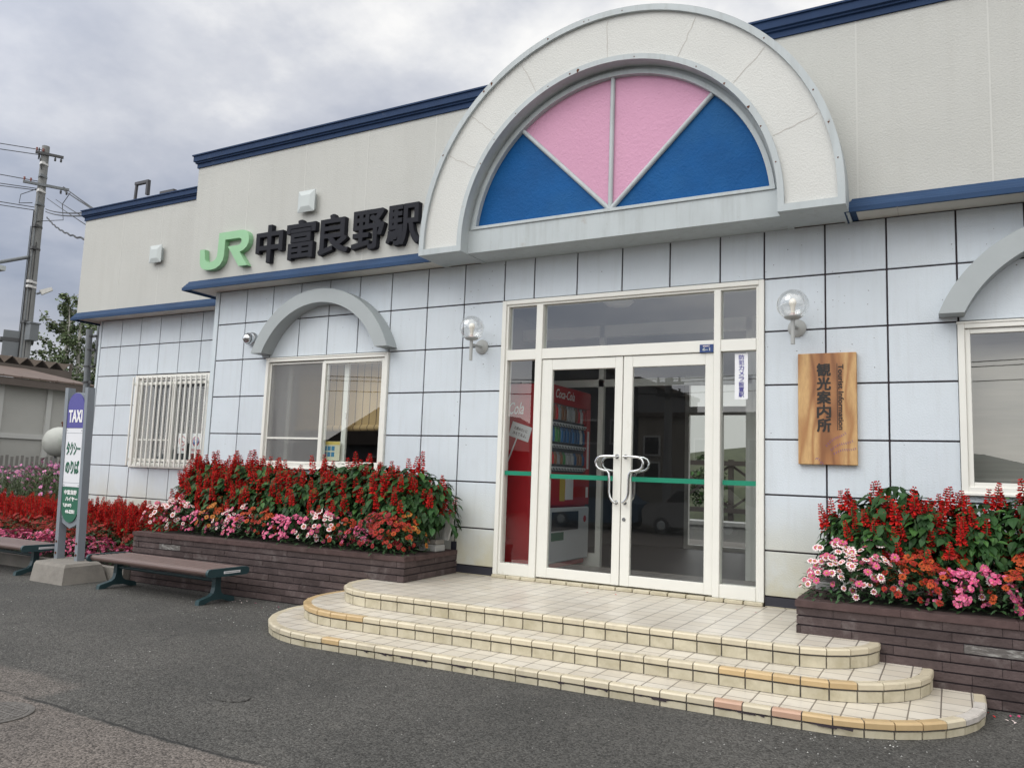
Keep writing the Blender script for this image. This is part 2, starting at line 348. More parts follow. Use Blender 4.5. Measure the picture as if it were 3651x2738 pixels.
# interiors
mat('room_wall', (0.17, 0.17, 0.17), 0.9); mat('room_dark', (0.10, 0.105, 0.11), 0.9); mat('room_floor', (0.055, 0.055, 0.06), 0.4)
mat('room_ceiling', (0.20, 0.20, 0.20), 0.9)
mat('lace', (0.20, 0.19, 0.175), 0.9, var=0.15, vscale=3, stretch=(1, 1, 30))
mat('curtain', (0.42, 0.42, 0.43), 0.9, var=0.1, vscale=3, stretch=(20, 1, 1))
def blind_extra(m, t, p, tc, mixc, noi, rng):
    n = t.nodes; L = t.links.new
    w = n.new('ShaderNodeTexWave'); w.bands_direction = 'Z'; w.inputs['Scale'].default_value = 40; w.inputs['Distortion'].default_value = 1.0; L(tc.outputs['Object'], w.inputs['Vector'])
    w2 = n.new('ShaderNodeTexWave'); w2.bands_direction = 'X'; w2.inputs['Scale'].default_value = 3.2; w2.inputs['Distortion'].default_value = 0.4; L(tc.outputs['Object'], w2.inputs['Vector'])
    c = mixc(w.outputs['Fac'], (0.30, 0.20, 0.09), (0.50, 0.36, 0.17))
    c = mixc(rng(w2.outputs['Fac'], 0.955, 0.985), c, (0.10, 0.06, 0.03)); L(c, p.inputs['Base Color'])
mat('bamboo', (0.4, 0.3, 0.15), 0.7, extra=blind_extra)
mat('poster_blue', (0.04, 0.20, 0.36), 0.4); mat('poster_cream', (0.62, 0.60, 0.45), 0.4); mat('poster_yellow', (0.62, 0.48, 0.12), 0.4)
mat('sticker_red', (0.45, 0.05, 0.05), 0.5); mat('sticker_blue', (0.03, 0.14, 0.40), 0.5)
mat('blind_panel_dark', (0.055, 0.062, 0.075), 0.7)
# plants
def leafmat(name, c, v=0.35, rough=0.5):
    mat(name, c, rough, island=v, var=0.12, vscale=30, spec=0.22)
leafmat('salvia_leaf', (0.021, 0.060, 0.017), 0.45); leafmat('salvia_leaf_light', (0.038, 0.094, 0.022), 0.45)
leafmat('zinnia_leaf', (0.045, 0.095, 0.040)); leafmat('begonia_leaf', (0.035, 0.075, 0.028), 0.4, 0.35)
leafmat('salvia_red', (0.50, 0.018, 0.015), 0.4, 0.6); leafmat('salvia_dark_red', (0.30, 0.011, 0.014), 0.35, 0.6)
leafmat('petal_pink', (0.50, 0.095, 0.19), 0.2, 0.6); leafmat('petal_white', (0.72, 0.62, 0.60), 0.1, 0.6)
leafmat('petal_orange', (0.33, 0.050, 0.010), 0.42, 0.6); leafmat('petal_rust', (0.27, 0.020, 0.010), 0.42, 0.6)
leafmat('petal_crimson', (0.21, 0.012, 0.018), 0.35, 0.6); leafmat('petal_gold', (0.36, 0.13, 0.022), 0.3, 0.6)
leafmat('begonia_pink', (0.54, 0.125, 0.235), 0.3, 0.6); leafmat('begonia_deep', (0.48, 0.06, 0.16), 0.3, 0.6)
leafmat('small_red', (0.27, 0.016, 0.014), .35, .6); leafmat('small_brown', (0.16, 0.022, 0.012), .35, .6); leafmat('flower_eye', (0.10, 0.03, 0.01), 0.3, 0.8); leafmat('flower_eye_yellow', (0.5, 0.38, 0.05), 0.2, 0.8)
leafmat('cosmos_pink', (0.62, 0.22, 0.46), 0.3, 0.6); leafmat('cosmos_leaf', (0.075, 0.105, 0.048), 0.3, 0.6)
leafmat('birch_leaf', (0.085, 0.115, 0.060), 0.45, 0.6); leafmat('birch_leaf_light', (0.14, 0.18, 0.09), 0.4, 0.6)
mat('birch_bark', (0.42, 0.41, 0.38), 0.9, var=0.35, vscale=8)
mat('stem_green', (0.06, 0.11, 0.04), 0.7)
mat('grass', (0.038, 0.046, 0.020), 0.9, var=0.4, vscale=3)
# far things
mat('pole_concrete', (0.20, 0.205, 0.205), 0.85, var=0.12, vscale=2)
mat('dark_steel', (0.06, 0.062, 0.066), 0.6); mat('mid_steel', (0.15, 0.165, 0.178), 0.6, var=0.15, vscale=2)
mat('wire', (0.025, 0.027, 0.03), 0.7); mat('insulator', (0.25, 0.10, 0.09), 0.4); mat('band_white', (0.6, 0.6, 0.6), 0.5)
mat('shed_panel', (0.40, 0.40, 0.38), 0.8, var=0.06, vscale=2); mat('shed_post', (0.50, 0.505, 0.49), 0.7)
mat('shed_roof', (0.135, 0.098, 0.082), 0.7, var=0.18, vscale=4); mat('folded_roof', (0.10, 0.082, 0.072), 0.7, var=0.12); mat('folded_roof_top', (0.19, 0.155, 0.13), 0.8, var=0.15, vscale=5)
mat('tank_white', (0.46, 0.475, 0.45), 0.7, var=0.08, vscale=3, dirt=((0.16, 0.24, 0.17), 0.6), dscale=2.0, dth=(0.56, 0.7))
mat('old_wood', (0.20, 0.195, 0.185), 0.9, var=0.2, vscale=6); mat('brown_timber', (0.032, 0.026, 0.022), 0.9)
mat('house_dark', (0.10, 0.105, 0.115), 0.85, var=0.08, vscale=1); mat('house_beige', (0.24, 0.22, 0.19), 0.85, var=0.08, vscale=1)
mat('dark_window', (0.02, 0.022, 0.026), 0.15); mat('hill_green', (0.045, 0.065, 0.06), 0.95, var=0.2, vscale=0.05)
mat('black_roofbar', (0.035, 0.035, 0.042), 0.5)

# ------------------------------------------------------------------ mesh helpers
def tag(o, label=None, cat=None, group=None, kind=None):
    if label: o['label'] = label
    if cat: o['category'] = cat
    if group: o['group'] = group
    if kind: o['kind'] = kind
    return o
ROOT = {}
def thing(name, loc, label, cat, group=None, kind=None):
    o = bpy.data.objects.new(name, None); o.empty_display_size = 0.1; o.location = loc; COL.objects.link(o)
    ROOT[o] = Vector(loc)
    return tag(o, label, cat, group, kind)
class MB:
    def __init__(s): s.v = []; s.f = []; s.m = []; s.mi = 0
    def mat(s, i): s.mi = i; return s
    def add(s, vs, fs, mi=None):
        b = len(s.v); s.v += [tuple(q) for q in vs]
        for f in fs: s.f.append(tuple(b + i for i in f)); s.m.append(s.mi if mi is None else mi)
        return s
    def box(s, x0, x1, y0, y1, z0, z1, mi=None, c=0.0):
        if x0 > x1: x0, x1 = x1, x0
        if y0 > y1: y0, y1 = y1, y0
        if z0 > z1: z0, z1 = z1, z0
        if c <= 0:
            V = [(x0, y0, z0), (x1, y0, z0), (x1, y1, z0), (x0, y1, z0), (x0, y0, z1), (x1, y0, z1), (x1, y1, z1), (x0, y1, z1)]
            return s.add(V, [(0, 3, 2, 1), (4, 5, 6, 7), (0, 1, 5, 4), (1, 2, 6, 5), (2, 3, 7, 6), (3, 0, 4, 7)], mi)
        # chamfered box via bmesh-free construction: 24 verts
        V = []; idx = {}
        X = (x0, x1); Yy = (y0, y1); Zz = (z0, z1)
        for a in (0, 1):
            for b in (0, 1):
                for d in (0, 1):
                    sx, sy, sz = (c if a == 0 else -c), (c if b == 0 else -c), (c if d == 0 else -c)
                    idx[a, b, d, 'x'] = len(V); V.append((X[a], Yy[b] + sy, Zz[d] + sz))
                    idx[a, b, d, 'y'] = len(V); V.append((X[a] + sx, Yy[b], Zz[d] + sz))
                    idx[a, b, d, 'z'] = len(V); V.append((X[a] + sx, Yy[b] + sy, Zz[d]))
        F = []
        q = lambda *k: tuple(idx[i] for i in k)
        F.append(q((0, 0, 0, 'x'), (0, 0, 1, 'x'), (0, 1, 1, 'x'), (0, 1, 0, 'x'))); F.append(q((1, 0, 0, 'x'), (1, 1, 0, 'x'), (1, 1, 1, 'x'), (1, 0, 1, 'x')))
        F.append(q((0, 0, 0, 'y'), (1, 0, 0, 'y'), (1, 0, 1, 'y'), (0, 0, 1, 'y'))); F.append(q((0, 1, 0, 'y'), (0, 1, 1, 'y'), (1, 1, 1, 'y'), (1, 1, 0, 'y')))
        F.append(q((0, 0, 0, 'z'), (0, 1, 0, 'z'), (1, 1, 0, 'z'), (1, 0, 0, 'z'))); F.append(q((0, 0, 1, 'z'), (1, 0, 1, 'z'), (1, 1, 1, 'z'), (0, 1, 1, 'z')))
        for a in (0, 1):
            for b in (0, 1):
                F.append(q((a, b, 0, 'x'), (a, b, 1, 'x'), (a, b, 1, 'y'), (a, b, 0, 'y')))
                F.append(q((a, 0, b, 'x'), (a, 1, b, 'x'), (a, 1, b, 'z'), (a, 0, b, 'z')))
                F.append(q((0, a, b, 'y'), (1, a, b, 'y'), (1, a, b, 'z'), (0, a, b, 'z')))
                for d in (0, 1): F.append(q((a, b, d, 'x'), (a, b, d, 'y'), (a, b, d, 'z')))
        return s.add(V, F, mi)
    def prism_xz(s, poly, y0, y1, mi=None, mside=None):
        n = len(poly); V = [(x, y0, z) for x, z in poly] + [(x, y1, z) for x, z in poly]
        s.add(V, [tuple(range(n)), tuple(range(2 * n - 1, n - 1, -1))], mi)
        return s.add(V, [(i, (i + 1) % n, n + (i + 1) % n, n + i) for i in range(n)], mside if mside is not None else mi)
    def prism_xy(s, poly, z0, z1, mi=None, mside=None):
        n = len(poly); V = [(x, y, z0) for x, y in poly] + [(x, y, z1) for x, y in poly]
        s.add(V, [tuple(range(n - 1, -1, -1)), tuple(range(n, 2 * n))], mi)
        return s.add(V, [(i, (i + 1) % n, n + (i + 1) % n, n + i) for i in range(n)], mside if mside is not None else mi)
    def tube(s, pts, r, seg=10, mi=None, cap=True):
        pts = [Vector(p) for p in pts]; n = len(pts)
        rs = r if isinstance(r, (list, tuple)) else [r] * n
        prev = None; rings = []
        for i, p in enumerate(pts):
            t = (pts[min(i + 1, n - 1)] - pts[max(i - 1, 0)]).normalized()
            if prev is None:
                u = t.orthogonal().normalized()
            else:
                u = (prev - t * prev.dot(t)).normalized()
            prev = u; w = t.cross(u)
            rings.append([p + (u * math.cos(k * 2 * math.pi / seg) + w * math.sin(k * 2 * math.pi / seg)) * rs[i] for k in range(seg)])
        V = [q for rg in rings for q in rg]; F = []
        for i in range(n - 1):
            for k in range(seg):
                F.append((i * seg + k, i * seg + (k + 1) % seg, (i + 1) * seg + (k + 1) % seg, (i + 1) * seg + k))
        if cap: F.append(tuple(range(seg - 1, -1, -1))); F.append(tuple((n - 1) * seg + k for k in range(seg)))
        return s.add(V, F, mi)
    def lathe(s, prof, c, seg=28, mi=None, axis='z'):
        V = []; F = []; n = len(prof)
        for r, h in prof:
            for k in range(seg):
                a = 2 * math.pi * k / seg; x, y = r * math.cos(a), r * math.sin(a)
                if axis == 'z': V.append((c[0] + x, c[1] + y, c[2] + h))
                elif axis == 'y': V.append((c[0] + x, c[1] + h, c[2] + y))
                else: V.append((c[0] + h, c[1] + x, c[2] + y))
        for i in range(n - 1):
            for k in range(seg): F.append((i * seg + k, i * seg + (k + 1) % seg, (i + 1) * seg + (k + 1) % seg, (i + 1) * seg + k))
        F.append(tuple(range(seg - 1, -1, -1))); F.append(tuple((n - 1) * seg + k for k in range(seg)))
        return s.add(V, F, mi)
    def build(s, name, mats, parent=None, smooth=False, recalc=True, label=None):
        me = bpy.data.meshes.new(name)
        off = Vector((0, 0, 0)); p = parent
        while p is not None:
            if p in ROOT: off = ROOT[p]; break
            p = p.parent
        me.from_pydata([tuple(Vector(q) - off) for q in s.v], [], s.f)
        for m in (mats if isinstance(mats, (list, tuple)) else [mats]): me.materials.append(MATS[m])
        me.polygons.foreach_set('material_index', s.m)
        if recalc:
            b = bmesh.new(); b.from_mesh(me); bmesh.ops.recalc_face_normals(b, faces=b.faces); b.to_mesh(me); b.free()
        if smooth:
            me.polygons.foreach_set('use_smooth', [True] * len(me.polygons))
            try: me.set_sharp_from_angle(angle=R(40))
            except Exception: pass
        me.update()
        o = bpy.data.objects.new(name, me); COL.objects.link(o); o.parent = parent
        if label: o['label'] = label
        return o
def sphere_prof(r, n=16, a0=-90, a1=90):
    return [(max(1e-4, r * math.cos(R(a0 + (a1 - a0) * i / n))), r * math.sin(R(a0 + (a1 - a0) * i / n))) for i in range(n + 1)]
def copy_tree(o, parent=None):
    c = o.copy(); COL.objects.link(c); c.parent = parent
    for ch in o.children: copy_tree(ch, c)
    return c
def text_mesh(body, bold=0.0, depth=0.0, shear=0.0):
    cu = bpy.data.curves.new('text', 'FONT'); cu.body = body; cu.offset = bold; cu.extrude = depth; cu.shear = shear; cu.resolution_u = 4
    o = bpy.data.objects.new('text', cu); COL.objects.link(o)
    me = o.evaluated_get(bpy.context.evaluated_depsgraph_get()).to_mesh()
    V = [tuple(v.co) for v in me.vertices]; F = [tuple(p.vertices) for p in me.polygons]
    bpy.data.objects.remove(o); bpy.data.curves.remove(cu)
    return V, F
def text_fit(mb, body, x0, x1, z0, z1, y, d=0.0, bold=0.0, mi=None, rot=0, xf=None, shear=0.0):
    """lettering filling the rectangle x0..x1, z0..z1 of a vertical plane, front at y; rot=90 reads downwards"""
    V, F = text_mesh(body, bold, 0.5 if d else 0.0, shear)
    if rot: V = [(v[1], -v[0], v[2]) for v in V]
    xs = [v[0] for v in V]; ys = [v[1] for v in V]; a, b, c, e = min(xs), max(xs), min(ys), max(ys)
    P = [(x0 + (v[0] - a) / (b - a) * (x1 - x0), y + (0.5 - v[2]) * d if d else y, z0 + (v[1] - c) / (e - c) * (z1 - z0)) for v in V]
    if xf: P = [xf(q) for q in P]
    mb.add(P, F, mi)
def text_bold(mb, body, x0, x1, z0, z1, y, d, bw, rot=0, xf=None):
    """heavier lettering: the same glyphs laid nine times, each a hair in front of the last"""
    for k in range(9):
        ox, oz = (0, 0) if k == 8 else (bw * max(-1, min(1, 1.4 * math.cos(k * math.pi / 4))), bw * max(-1, min(1, 1.4 * math.sin(k * math.pi / 4))))
        text_fit(mb, body, x0 + bw + ox, x1 - bw + ox, z0 + bw + oz, z1 - bw + oz, y - .00025 * k, d, 0.0, rot=rot, xf=xf)
def rect_minus(r, holes):
    out = [r]
    for h in holes:
        nxt = []
        for (a, b, c, d) in out:
            if h[1] <= a or h[0] >= b or h[3] <= c or h[2] >= d: nxt.append((a, b, c, d)); continue
            if h[0] > a: nxt.append((a, h[0], c, d))
            if h[1] < b: nxt.append((h[1], b, c, d))
            aa, bb = max(a, h[0]), min(b, h[1])
            if h[2] > c: nxt.append((aa, bb, c, h[2]))
            if h[3] < d: nxt.append((aa, bb, h[3], d))
        out = nxt
    return [q for q in out if q[1] - q[0] > 0.02 and q[3] - q[2] > 0.02]
def cladding(xs_rows, rows, holes, y):
    """panels of the painted cladding, real gaps between them; xs_rows: list of joint lists, one per row"""
    mb = MB(); g = 0.0066
    for (z1, z0), xs in zip(rows, xs_rows):
        for a, b in zip(xs[:-1], xs[1:]):
            for q in rect_minus((a + g, b - g, z0 + g, z1 - g), holes):
                mb.box(q[0], q[1], y, y + 0.02, q[2], q[3], c=0.003)
    return mb

# ------------------------------------------------------------------ ground
g = MB(); g.add([(-400, -400, 0), (400, -400, 0), (400, 400, 0), (-400, 400, 0)], [(0, 1, 2, 3)])
tag(g.build('ground', 'asphalt'), kind='structure')

# ------------------------------------------------------------------ station building
ST = thing('station_building', (-1.25, 0, 0), 'railway station with pale blue tiles, cream parapet and big pink and blue arch', 'building')
rowz = [3.352, 2.94, 2.50, 2.06, 1.62, 1.18, 0.74, 0.385]
rows = list(zip(rowz[:-1], rowz[1:]))
LW = [-5.587, -5.15, -4.72, -4.29, -3.855]; RW = [1.383, 1.815, 2.25, 2.68, 3.09]
left = [-6.483, -6.02]; mid_l = [-3.386, -2.935, -2.475]; mid_r = [-0.005, 0.467, 0.912]; right = [3.52, 3.96]
DO = [-2.148, -1.70, -1.255, -0.81, -0.37]
main_top = left + LW + mid_l + DO + mid_r + RW + right
main_low = left + LW + mid_l + mid_r + RW + right
H_DOOR = (-2.478, -0.002, 0.0, 2.937); H_WL = (-5.605, -3.835, 1.25, 2.492); H_WR = (1.372, 3.10, 1.25, 2.492)
cladding([main_top] + [main_low] * 6, rows, [H_DOOR, H_WL, H_WR], 0.0).build('wall_cladding', 'cladding', ST)
WX = [-9.95, -9.47, -9.03, -8.595, -8.165, -7.72, -7.28, -6.84, -6.56]
H_WW = (-9.02, -7.455, 1.165, 2.492)
cladding([WX] * 7, rows, [H_WW], 0.78).build('wall_cladding', 'cladding', ST)
# dark joint bed / wall core behind the panels (with the same openings)
core = MB()
for q in rect_minus((-6.555, 4.05, 0.0, 3.36), [H_DOOR, H_WL, H_WR]): core.box(q[0], q[1], 0.013, 0.12, q[2], q[3])
for q in rect_minus((-10.0, -6.558, 0.0, 3.36), [H_WW]): core.box(q[0], q[1], 0.793, 0.9, q[2], q[3])
core.box(-6.555, -6.44, 0.122, 0.9, 0.0, 3.36); core.box(-10.0, -9.88, 0.902, 4.6, 0, 3.36); core.box(3.93, 4.05, 0.122, 4.6, 0, 3.36)
core.build('wall_core', 'joint', ST)
sk = MB(); rr = random.Random(41)
for k in range(190):
    x, z = rr.uniform(-6.4, 3.3), rr.choice((rr.uniform(2.3, 3.33), rr.uniform(1.3, 3.33), rr.gauss(2.65, .25))); x = rr.choice((x, x, rr.gauss(-2.7, .2), rr.gauss(.3, .25)))
    if not 1.3 < z < 3.34 or any(h[0] - .02 < x < h[1] + .02 and h[2] < z < h[3] + .02 for h in (H_DOOR, H_WL, H_WR)): continue
    w_ = rr.uniform(.0022, .0065); n = 6
    sk.add([(x + w_ * rr.uniform(.5, 1.2) * math.cos(2 * math.pi * j / n), -.0012, z + w_ * rr.uniform(.3, 1.0) * math.sin(2 * math.pi * j / n)) for j in range(n)], [tuple(range(n))])
sk.build('dirt_speck', 'speck', ST, recalc=False)
cp = MB(); cp.box(-6.562, -6.492, -0.004, 0.779, 0.0, 3.352, c=0.004); cp.build('corner_post', 'cladding_post', ST)
cp = MB(); cp.box(-10.006, -9.958, 0.776, 0.90, 0.0, 3.352, c=0.004)
cp.build('corner_post', 'cladding_post', ST)
# back wall, inner floors, partitions, ceilings
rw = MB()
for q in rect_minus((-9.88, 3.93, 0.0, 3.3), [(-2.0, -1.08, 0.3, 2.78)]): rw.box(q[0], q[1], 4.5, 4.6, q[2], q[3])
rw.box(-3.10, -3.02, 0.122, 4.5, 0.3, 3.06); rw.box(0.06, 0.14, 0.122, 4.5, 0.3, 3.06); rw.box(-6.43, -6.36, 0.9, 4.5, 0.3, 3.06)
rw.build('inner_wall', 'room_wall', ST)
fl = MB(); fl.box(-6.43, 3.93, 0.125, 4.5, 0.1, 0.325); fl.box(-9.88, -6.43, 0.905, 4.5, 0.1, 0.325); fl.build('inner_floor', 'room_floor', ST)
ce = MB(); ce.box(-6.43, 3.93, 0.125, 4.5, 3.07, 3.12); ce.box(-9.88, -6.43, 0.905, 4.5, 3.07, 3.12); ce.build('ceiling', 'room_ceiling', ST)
# parapet walls
yP, zP0, zP1 = -0.23, 3.44, 4.93
pw = MB(); pw.box(-6.78, 4.28, yP, 0.2, zP0, zP1); pw.box(-6.78, -6.5, 0.2, 3.0, zP0, zP1)
pw.build('parapet_wall', 'stucco', ST)
pw = MB(); pw.box(-10.26, -6.785, 0.55, 1.0, zP0, zP1); pw.box(-10.26, -10.0, 1.0, 4.8, zP0, zP1)
pw.build('parapet_wall', 'stucco', ST)
for x in (-5.88, -4.99, -4.10, -3.22, 0.735, 1.62, 2.5, 3.4): cs = MB(); cs.box(x - 0.006, x + 0.006, yP - 0.0015, yP + 0.01, zP0 + 0.01, zP1 - 0.01); cs.build('panel_seam', 'caulk', ST)
for x in (-9.33, -8.45, -7.57): cs = MB(); cs.box(x - 0.006, x + 0.006, 0.5485, 0.56, zP0 + 0.01, zP1 - 0.01); cs.build('panel_seam', 'caulk', ST)
rf = MB(); rf.box(-10.0, 4.0, 0.6, 4.75, 4.6, 4.7); rf.build('roof', 'dark_steel', ST)
# stepped metal trims: profile (outward, z)
def trim(mb, prof, x0, x1, y, side=True):
    """mitred stepped trim along the front (y) that returns along the left end (x0)"""
    n = len(prof); P = []
    for o, z in prof: P.append([(x0 - o, y + 3.2, z), (x0 - o, y - o, z), (x1, y - o, z)])
    V = [q for p in P for q in p]; F = []
    for i in range(n - 1):
        for k in range(2): F.append((i * 3 + k, i * 3 + k + 1, (i + 1) * 3 + k + 1, (i + 1) * 3 + k))
    F.append(tuple(i * 3 + 2 for i in range(n))); F.append(tuple(i * 3 for i in range(n))[::-1])
    mb.add(V, F)
top_prof = [(-0.03, 4.89), (0.016, 4.89), (0.016, 4.938), (0.034, 4.945), (0.034, 4.958), (0.052, 4.966), (0.052, 5.030), (0.066, 5.034), (0.066, 5.050), (-0.25, 5.056)]
low_prof = [(-0.02, 3.353), (0.046, 3.353), (0.047, 3.335), (0.058, 3.335), (0.058, 3.372), (0.050, 3.375), (0.040, 3.398), (0.034, 3.401), (0.022, 3.425), (0.014, 3.43), (0.006, 3.452), (-0.02, 3.456)]
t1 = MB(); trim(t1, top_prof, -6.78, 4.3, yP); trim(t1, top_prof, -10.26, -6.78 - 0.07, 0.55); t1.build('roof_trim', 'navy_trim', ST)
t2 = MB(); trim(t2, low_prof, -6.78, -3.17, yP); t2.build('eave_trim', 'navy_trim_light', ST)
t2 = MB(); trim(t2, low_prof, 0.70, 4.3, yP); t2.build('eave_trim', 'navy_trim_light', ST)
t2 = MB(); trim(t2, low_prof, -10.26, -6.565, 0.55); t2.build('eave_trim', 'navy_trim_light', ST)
sf = MB(); sf.box(-6.775, 4.27, -0.225, 0.12, 3.354, 3.438); sf.box(-6.775, -6.56, 0.121, 3.0, 3.354, 3.438); sf.box(-10.255, -6.80, 0.555, 0.92, 3.354, 3.438); sf.box(-10.255, -10.0, 0.921, 4.6, 3.354, 3.438)
sf.build('soffit', 'soffit', ST)
sj = MB()
for x in (-6.0, -5.1, -4.2, -3.3, 0.103, 1.0, 1.9): sj.box(x, x + 0.006, -0.26, 0.0, 3.3525, 3.36)
sj.build('soffit_joint', 'crack', ST)
# dark base band and skirting tiles
bb = MB(); bb.box(-2.94, -2.482, -0.006, 0.012, 0.312, 0.383); bb.box(-2.96, -2.90, -0.0065, 0.012, 0.383, 0.60); bb.build('base_band', 'dark_base', ST)
bb = MB(); bb.box(0.004, 0.42, -0.006, 0.012, 0.312, 0.383); bb.build('base_band', 'dark_base', ST)
# --- the big arch
AX, AZ, AR, AI, AY = -1.25, 3.436, 1.925, 1.44, -0.49
def arc(r, a0=180.0, a1=0.0, n=64): return [(AX + r * math.cos(R(a0 + (a1 - a0) * i / n)), AZ + r * math.sin(R(a0 + (a1 - a0) * i / n))) for i in range(n + 1)]
zb = 3.338
def band(mb, r0, r1, y0, y1, foot=zb, mi=None, n=72):
    """half ring with short straight feet, r0<r1, from y0 (front) to y1"""
    if foot > AZ:
        e1, e0 = math.degrees(math.asin((foot - AZ) / r1)), math.degrees(math.asin((foot - AZ) / r0)); o = arc(r1, 180 - e1, e1, n); i = arc(r0, 180 - e0, e0, n)
    else: o = [(AX - r1, foot)] + arc(r1, n=n) + [(AX + r1, foot)]; i = [(AX - r0, foot)] + arc(r0, n=n) + [(AX + r0, foot)]
    m = len(o); V = [(x, y0, z) for x, z in o] + [(x, y0, z) for x, z in i] + [(x, y1, z) for x, z in o] + [(x, y1, z) for x, z in i]
    F = []
    for k in range(m - 1):
        F += [(k, k + 1, m + k + 1, m + k), (2 * m + k, 3 * m + k, 3 * m + k + 1, 2 * m + k + 1), (k, 2 * m + k, 2 * m + k + 1, k + 1), (m + k, m + k + 1, 3 * m + k + 1, 3 * m + k)]
    F += [(0, m, 3 * m, 2 * m), (m - 1, 3 * m - 1 - 0, 4 * m - 1, 2 * m - 1)] if False else [(0, m, 3 * m, 2 * m), (m - 1, 2 * m - 1, 4 * m - 1, 3 * m - 1)]
    mb.add(V, F, mi)
AR_ = MB(); band(AR_, AI + 0.046, AR - 0.052, AY + 0.03, 0.15, foot=3.385)
arch = AR_.build('entrance_arch', 'stucco_arch', ST)
rim = MB(); band(rim, AR - 0.054, AR, AY, 0.19); rim.build('arch_rim', 'grey_metal_paint', arch, smooth=True)
rim = MB(); band(rim, AI, AI + 0.048, AY, 0.19); rim.build('arch_rim', 'grey_metal_paint', arch, smooth=True)
for s in (-1, 1):
    ft = MB(); a, b = sorted((AX + s * (AI + 0.048), AX + s * (AR - 0.054))); ft.box(a, b, AY + 0.001, -0.05, zb + 0.001, 3.395); ft.build('arch_foot', 'grey_metal_paint', arch)
ck = MB()
for a in (152, 138.5, 118, 90.5, 65, 43.5, 20.5):
    for k in range(7):
        r = AI + 0.06 + k * 0.05; aa = a + random.Random(int(a * 7) + k).uniform(-0.25, 0.25); bb_ = a + random.Random(int(a * 7) + k + 1).uniform(-0.25, 0.25)
        p = Vector((AX + r * math.cos(R(aa)), AZ + r * math.sin(R(aa)))); q = Vector((AX + (r + 0.05) * math.cos(R(bb_)), AZ + (r + 0.05) * math.sin(R(bb_))))
        d = (q - p).normalized(); nn = Vector((-d.y, d.x)) * 0.0028
        ck.add([(p.x - nn.x, AY + 0.0285, p.y - nn.y), (p.x + nn.x, AY + 0.0285, p.y + nn.y), (q.x + nn.x, AY + 0.0285, q.y + nn.y), (q.x - nn.x, AY + 0.0285, q.y - nn.y)], [(0, 1, 2, 3)])
ck.build('arch_crack', 'crack', arch)
rs = MB(); rng_ = random.Random(5)
for a, r, w in [(152.5, AR - .02, .016), (131, AR - .015, .022), (128, AR - .02, .026), (108, AR - .025, .02), (97, AR - .03, .012), (95.6, AR - .03, .01), (86, AR - .03, .012), (45, AR - .03, .016), (26, AR - .03, .014), (17, AR - .03, .016), (8, AR - .03, .012), (101, AI + .02, .03), (104, AI + .02, .016), (113, AI + .02, .012), (140, AI + .02, .012), (57, AI + .02, .016), (45, AI + .015, .02), (33, AI + .012, .024), (25, AI + .012, .016), (12, AI + .02, .012), (128, AI + .02, .012), (150, AI + .015, .014), (80, AI + .02, .012)]:
    cx, cz = AX + r * math.cos(R(a)), AZ + r * math.sin(R(a)); n = 7
    pts = [(cx + w * .7 * rng_.uniform(.4, 1) * math.cos(2 * math.pi * k / n), AY - .0012, cz + w * .5 * rng_.uniform(.4, 1) * math.sin(2 * math.pi * k / n) - (w * .5 if k == 5 else 0)) for k in range(n)]
    rs.add(pts, [tuple(range(n))])
rs.build('rust_stain', 'rust', arch)
# fan window under the arch
FZ, FR, FY = 3.594, 1.372, -0.32
def sector(a0, a1, n=24):
    p0 = (AX, FZ); P = []
    for i in range(n + 1):
        a = R(a0 + (a1 - a0) * i / n); # ray from the apex to the circle about (AX, AZ)
        d = (math.cos(a), math.sin(a)); h = FZ - AZ; b = h * d[1]; t = -b + math.sqrt(b * b - h * h + FR * FR)
        P.append((AX + d[0] * t, FZ + d[1] * t))
    return [p0] + P
for a0, a1, m in ((180, 135.4, 'fan_blue'), (135.4, 90, 'fan_pink'), (90, 44.6, 'fan_pink'), (44.6, 0, 'fan_blue')):
    f = MB(); f.prism_xz(sector(a0, a1), FY, 0.18); f.build('fan_panel', m, arch, label=('blue' if 'blue' in m else 'pink') + ' fan panel')
for a, r in ((90, .021), (135.4, .021), (44.6, .021)):
    d = Vector((math.cos(R(a)), 0, math.sin(R(a)))); h = FZ - AZ; b = h * d.z; t = -b + math.sqrt(b * b - h * h + FR * FR)
    s = MB(); s.tube([Vector((AX, FY - .012, FZ)) + d * .0, Vector((AX, FY - .012, FZ)) + d * t], r, 12); s.build('fan_bar', 'grey_metal_paint', arch, smooth=True)
s = MB(); band(s, FR - 0.004, FR + 0.035, FY - 0.05, 0.19, foot=FZ - .02); band(s, FR + 0.034, AI + .001, FY - 0.025, 0.19, foot=FZ - .02)
s.build('fan_frame', 'grey_metal_paint', arch, smooth=True)
s = MB(); s.box(AX - AI + .001, AX + AI - .001, -0.362, 0.19, 3.344, FZ - 0.028); s.box(AX - FR - .03, AX + FR + .03, -0.375, 0.19, FZ - 0.027, FZ + 0.002, c=.002)
s.build('lintel', 'grey_metal_paint', arch)
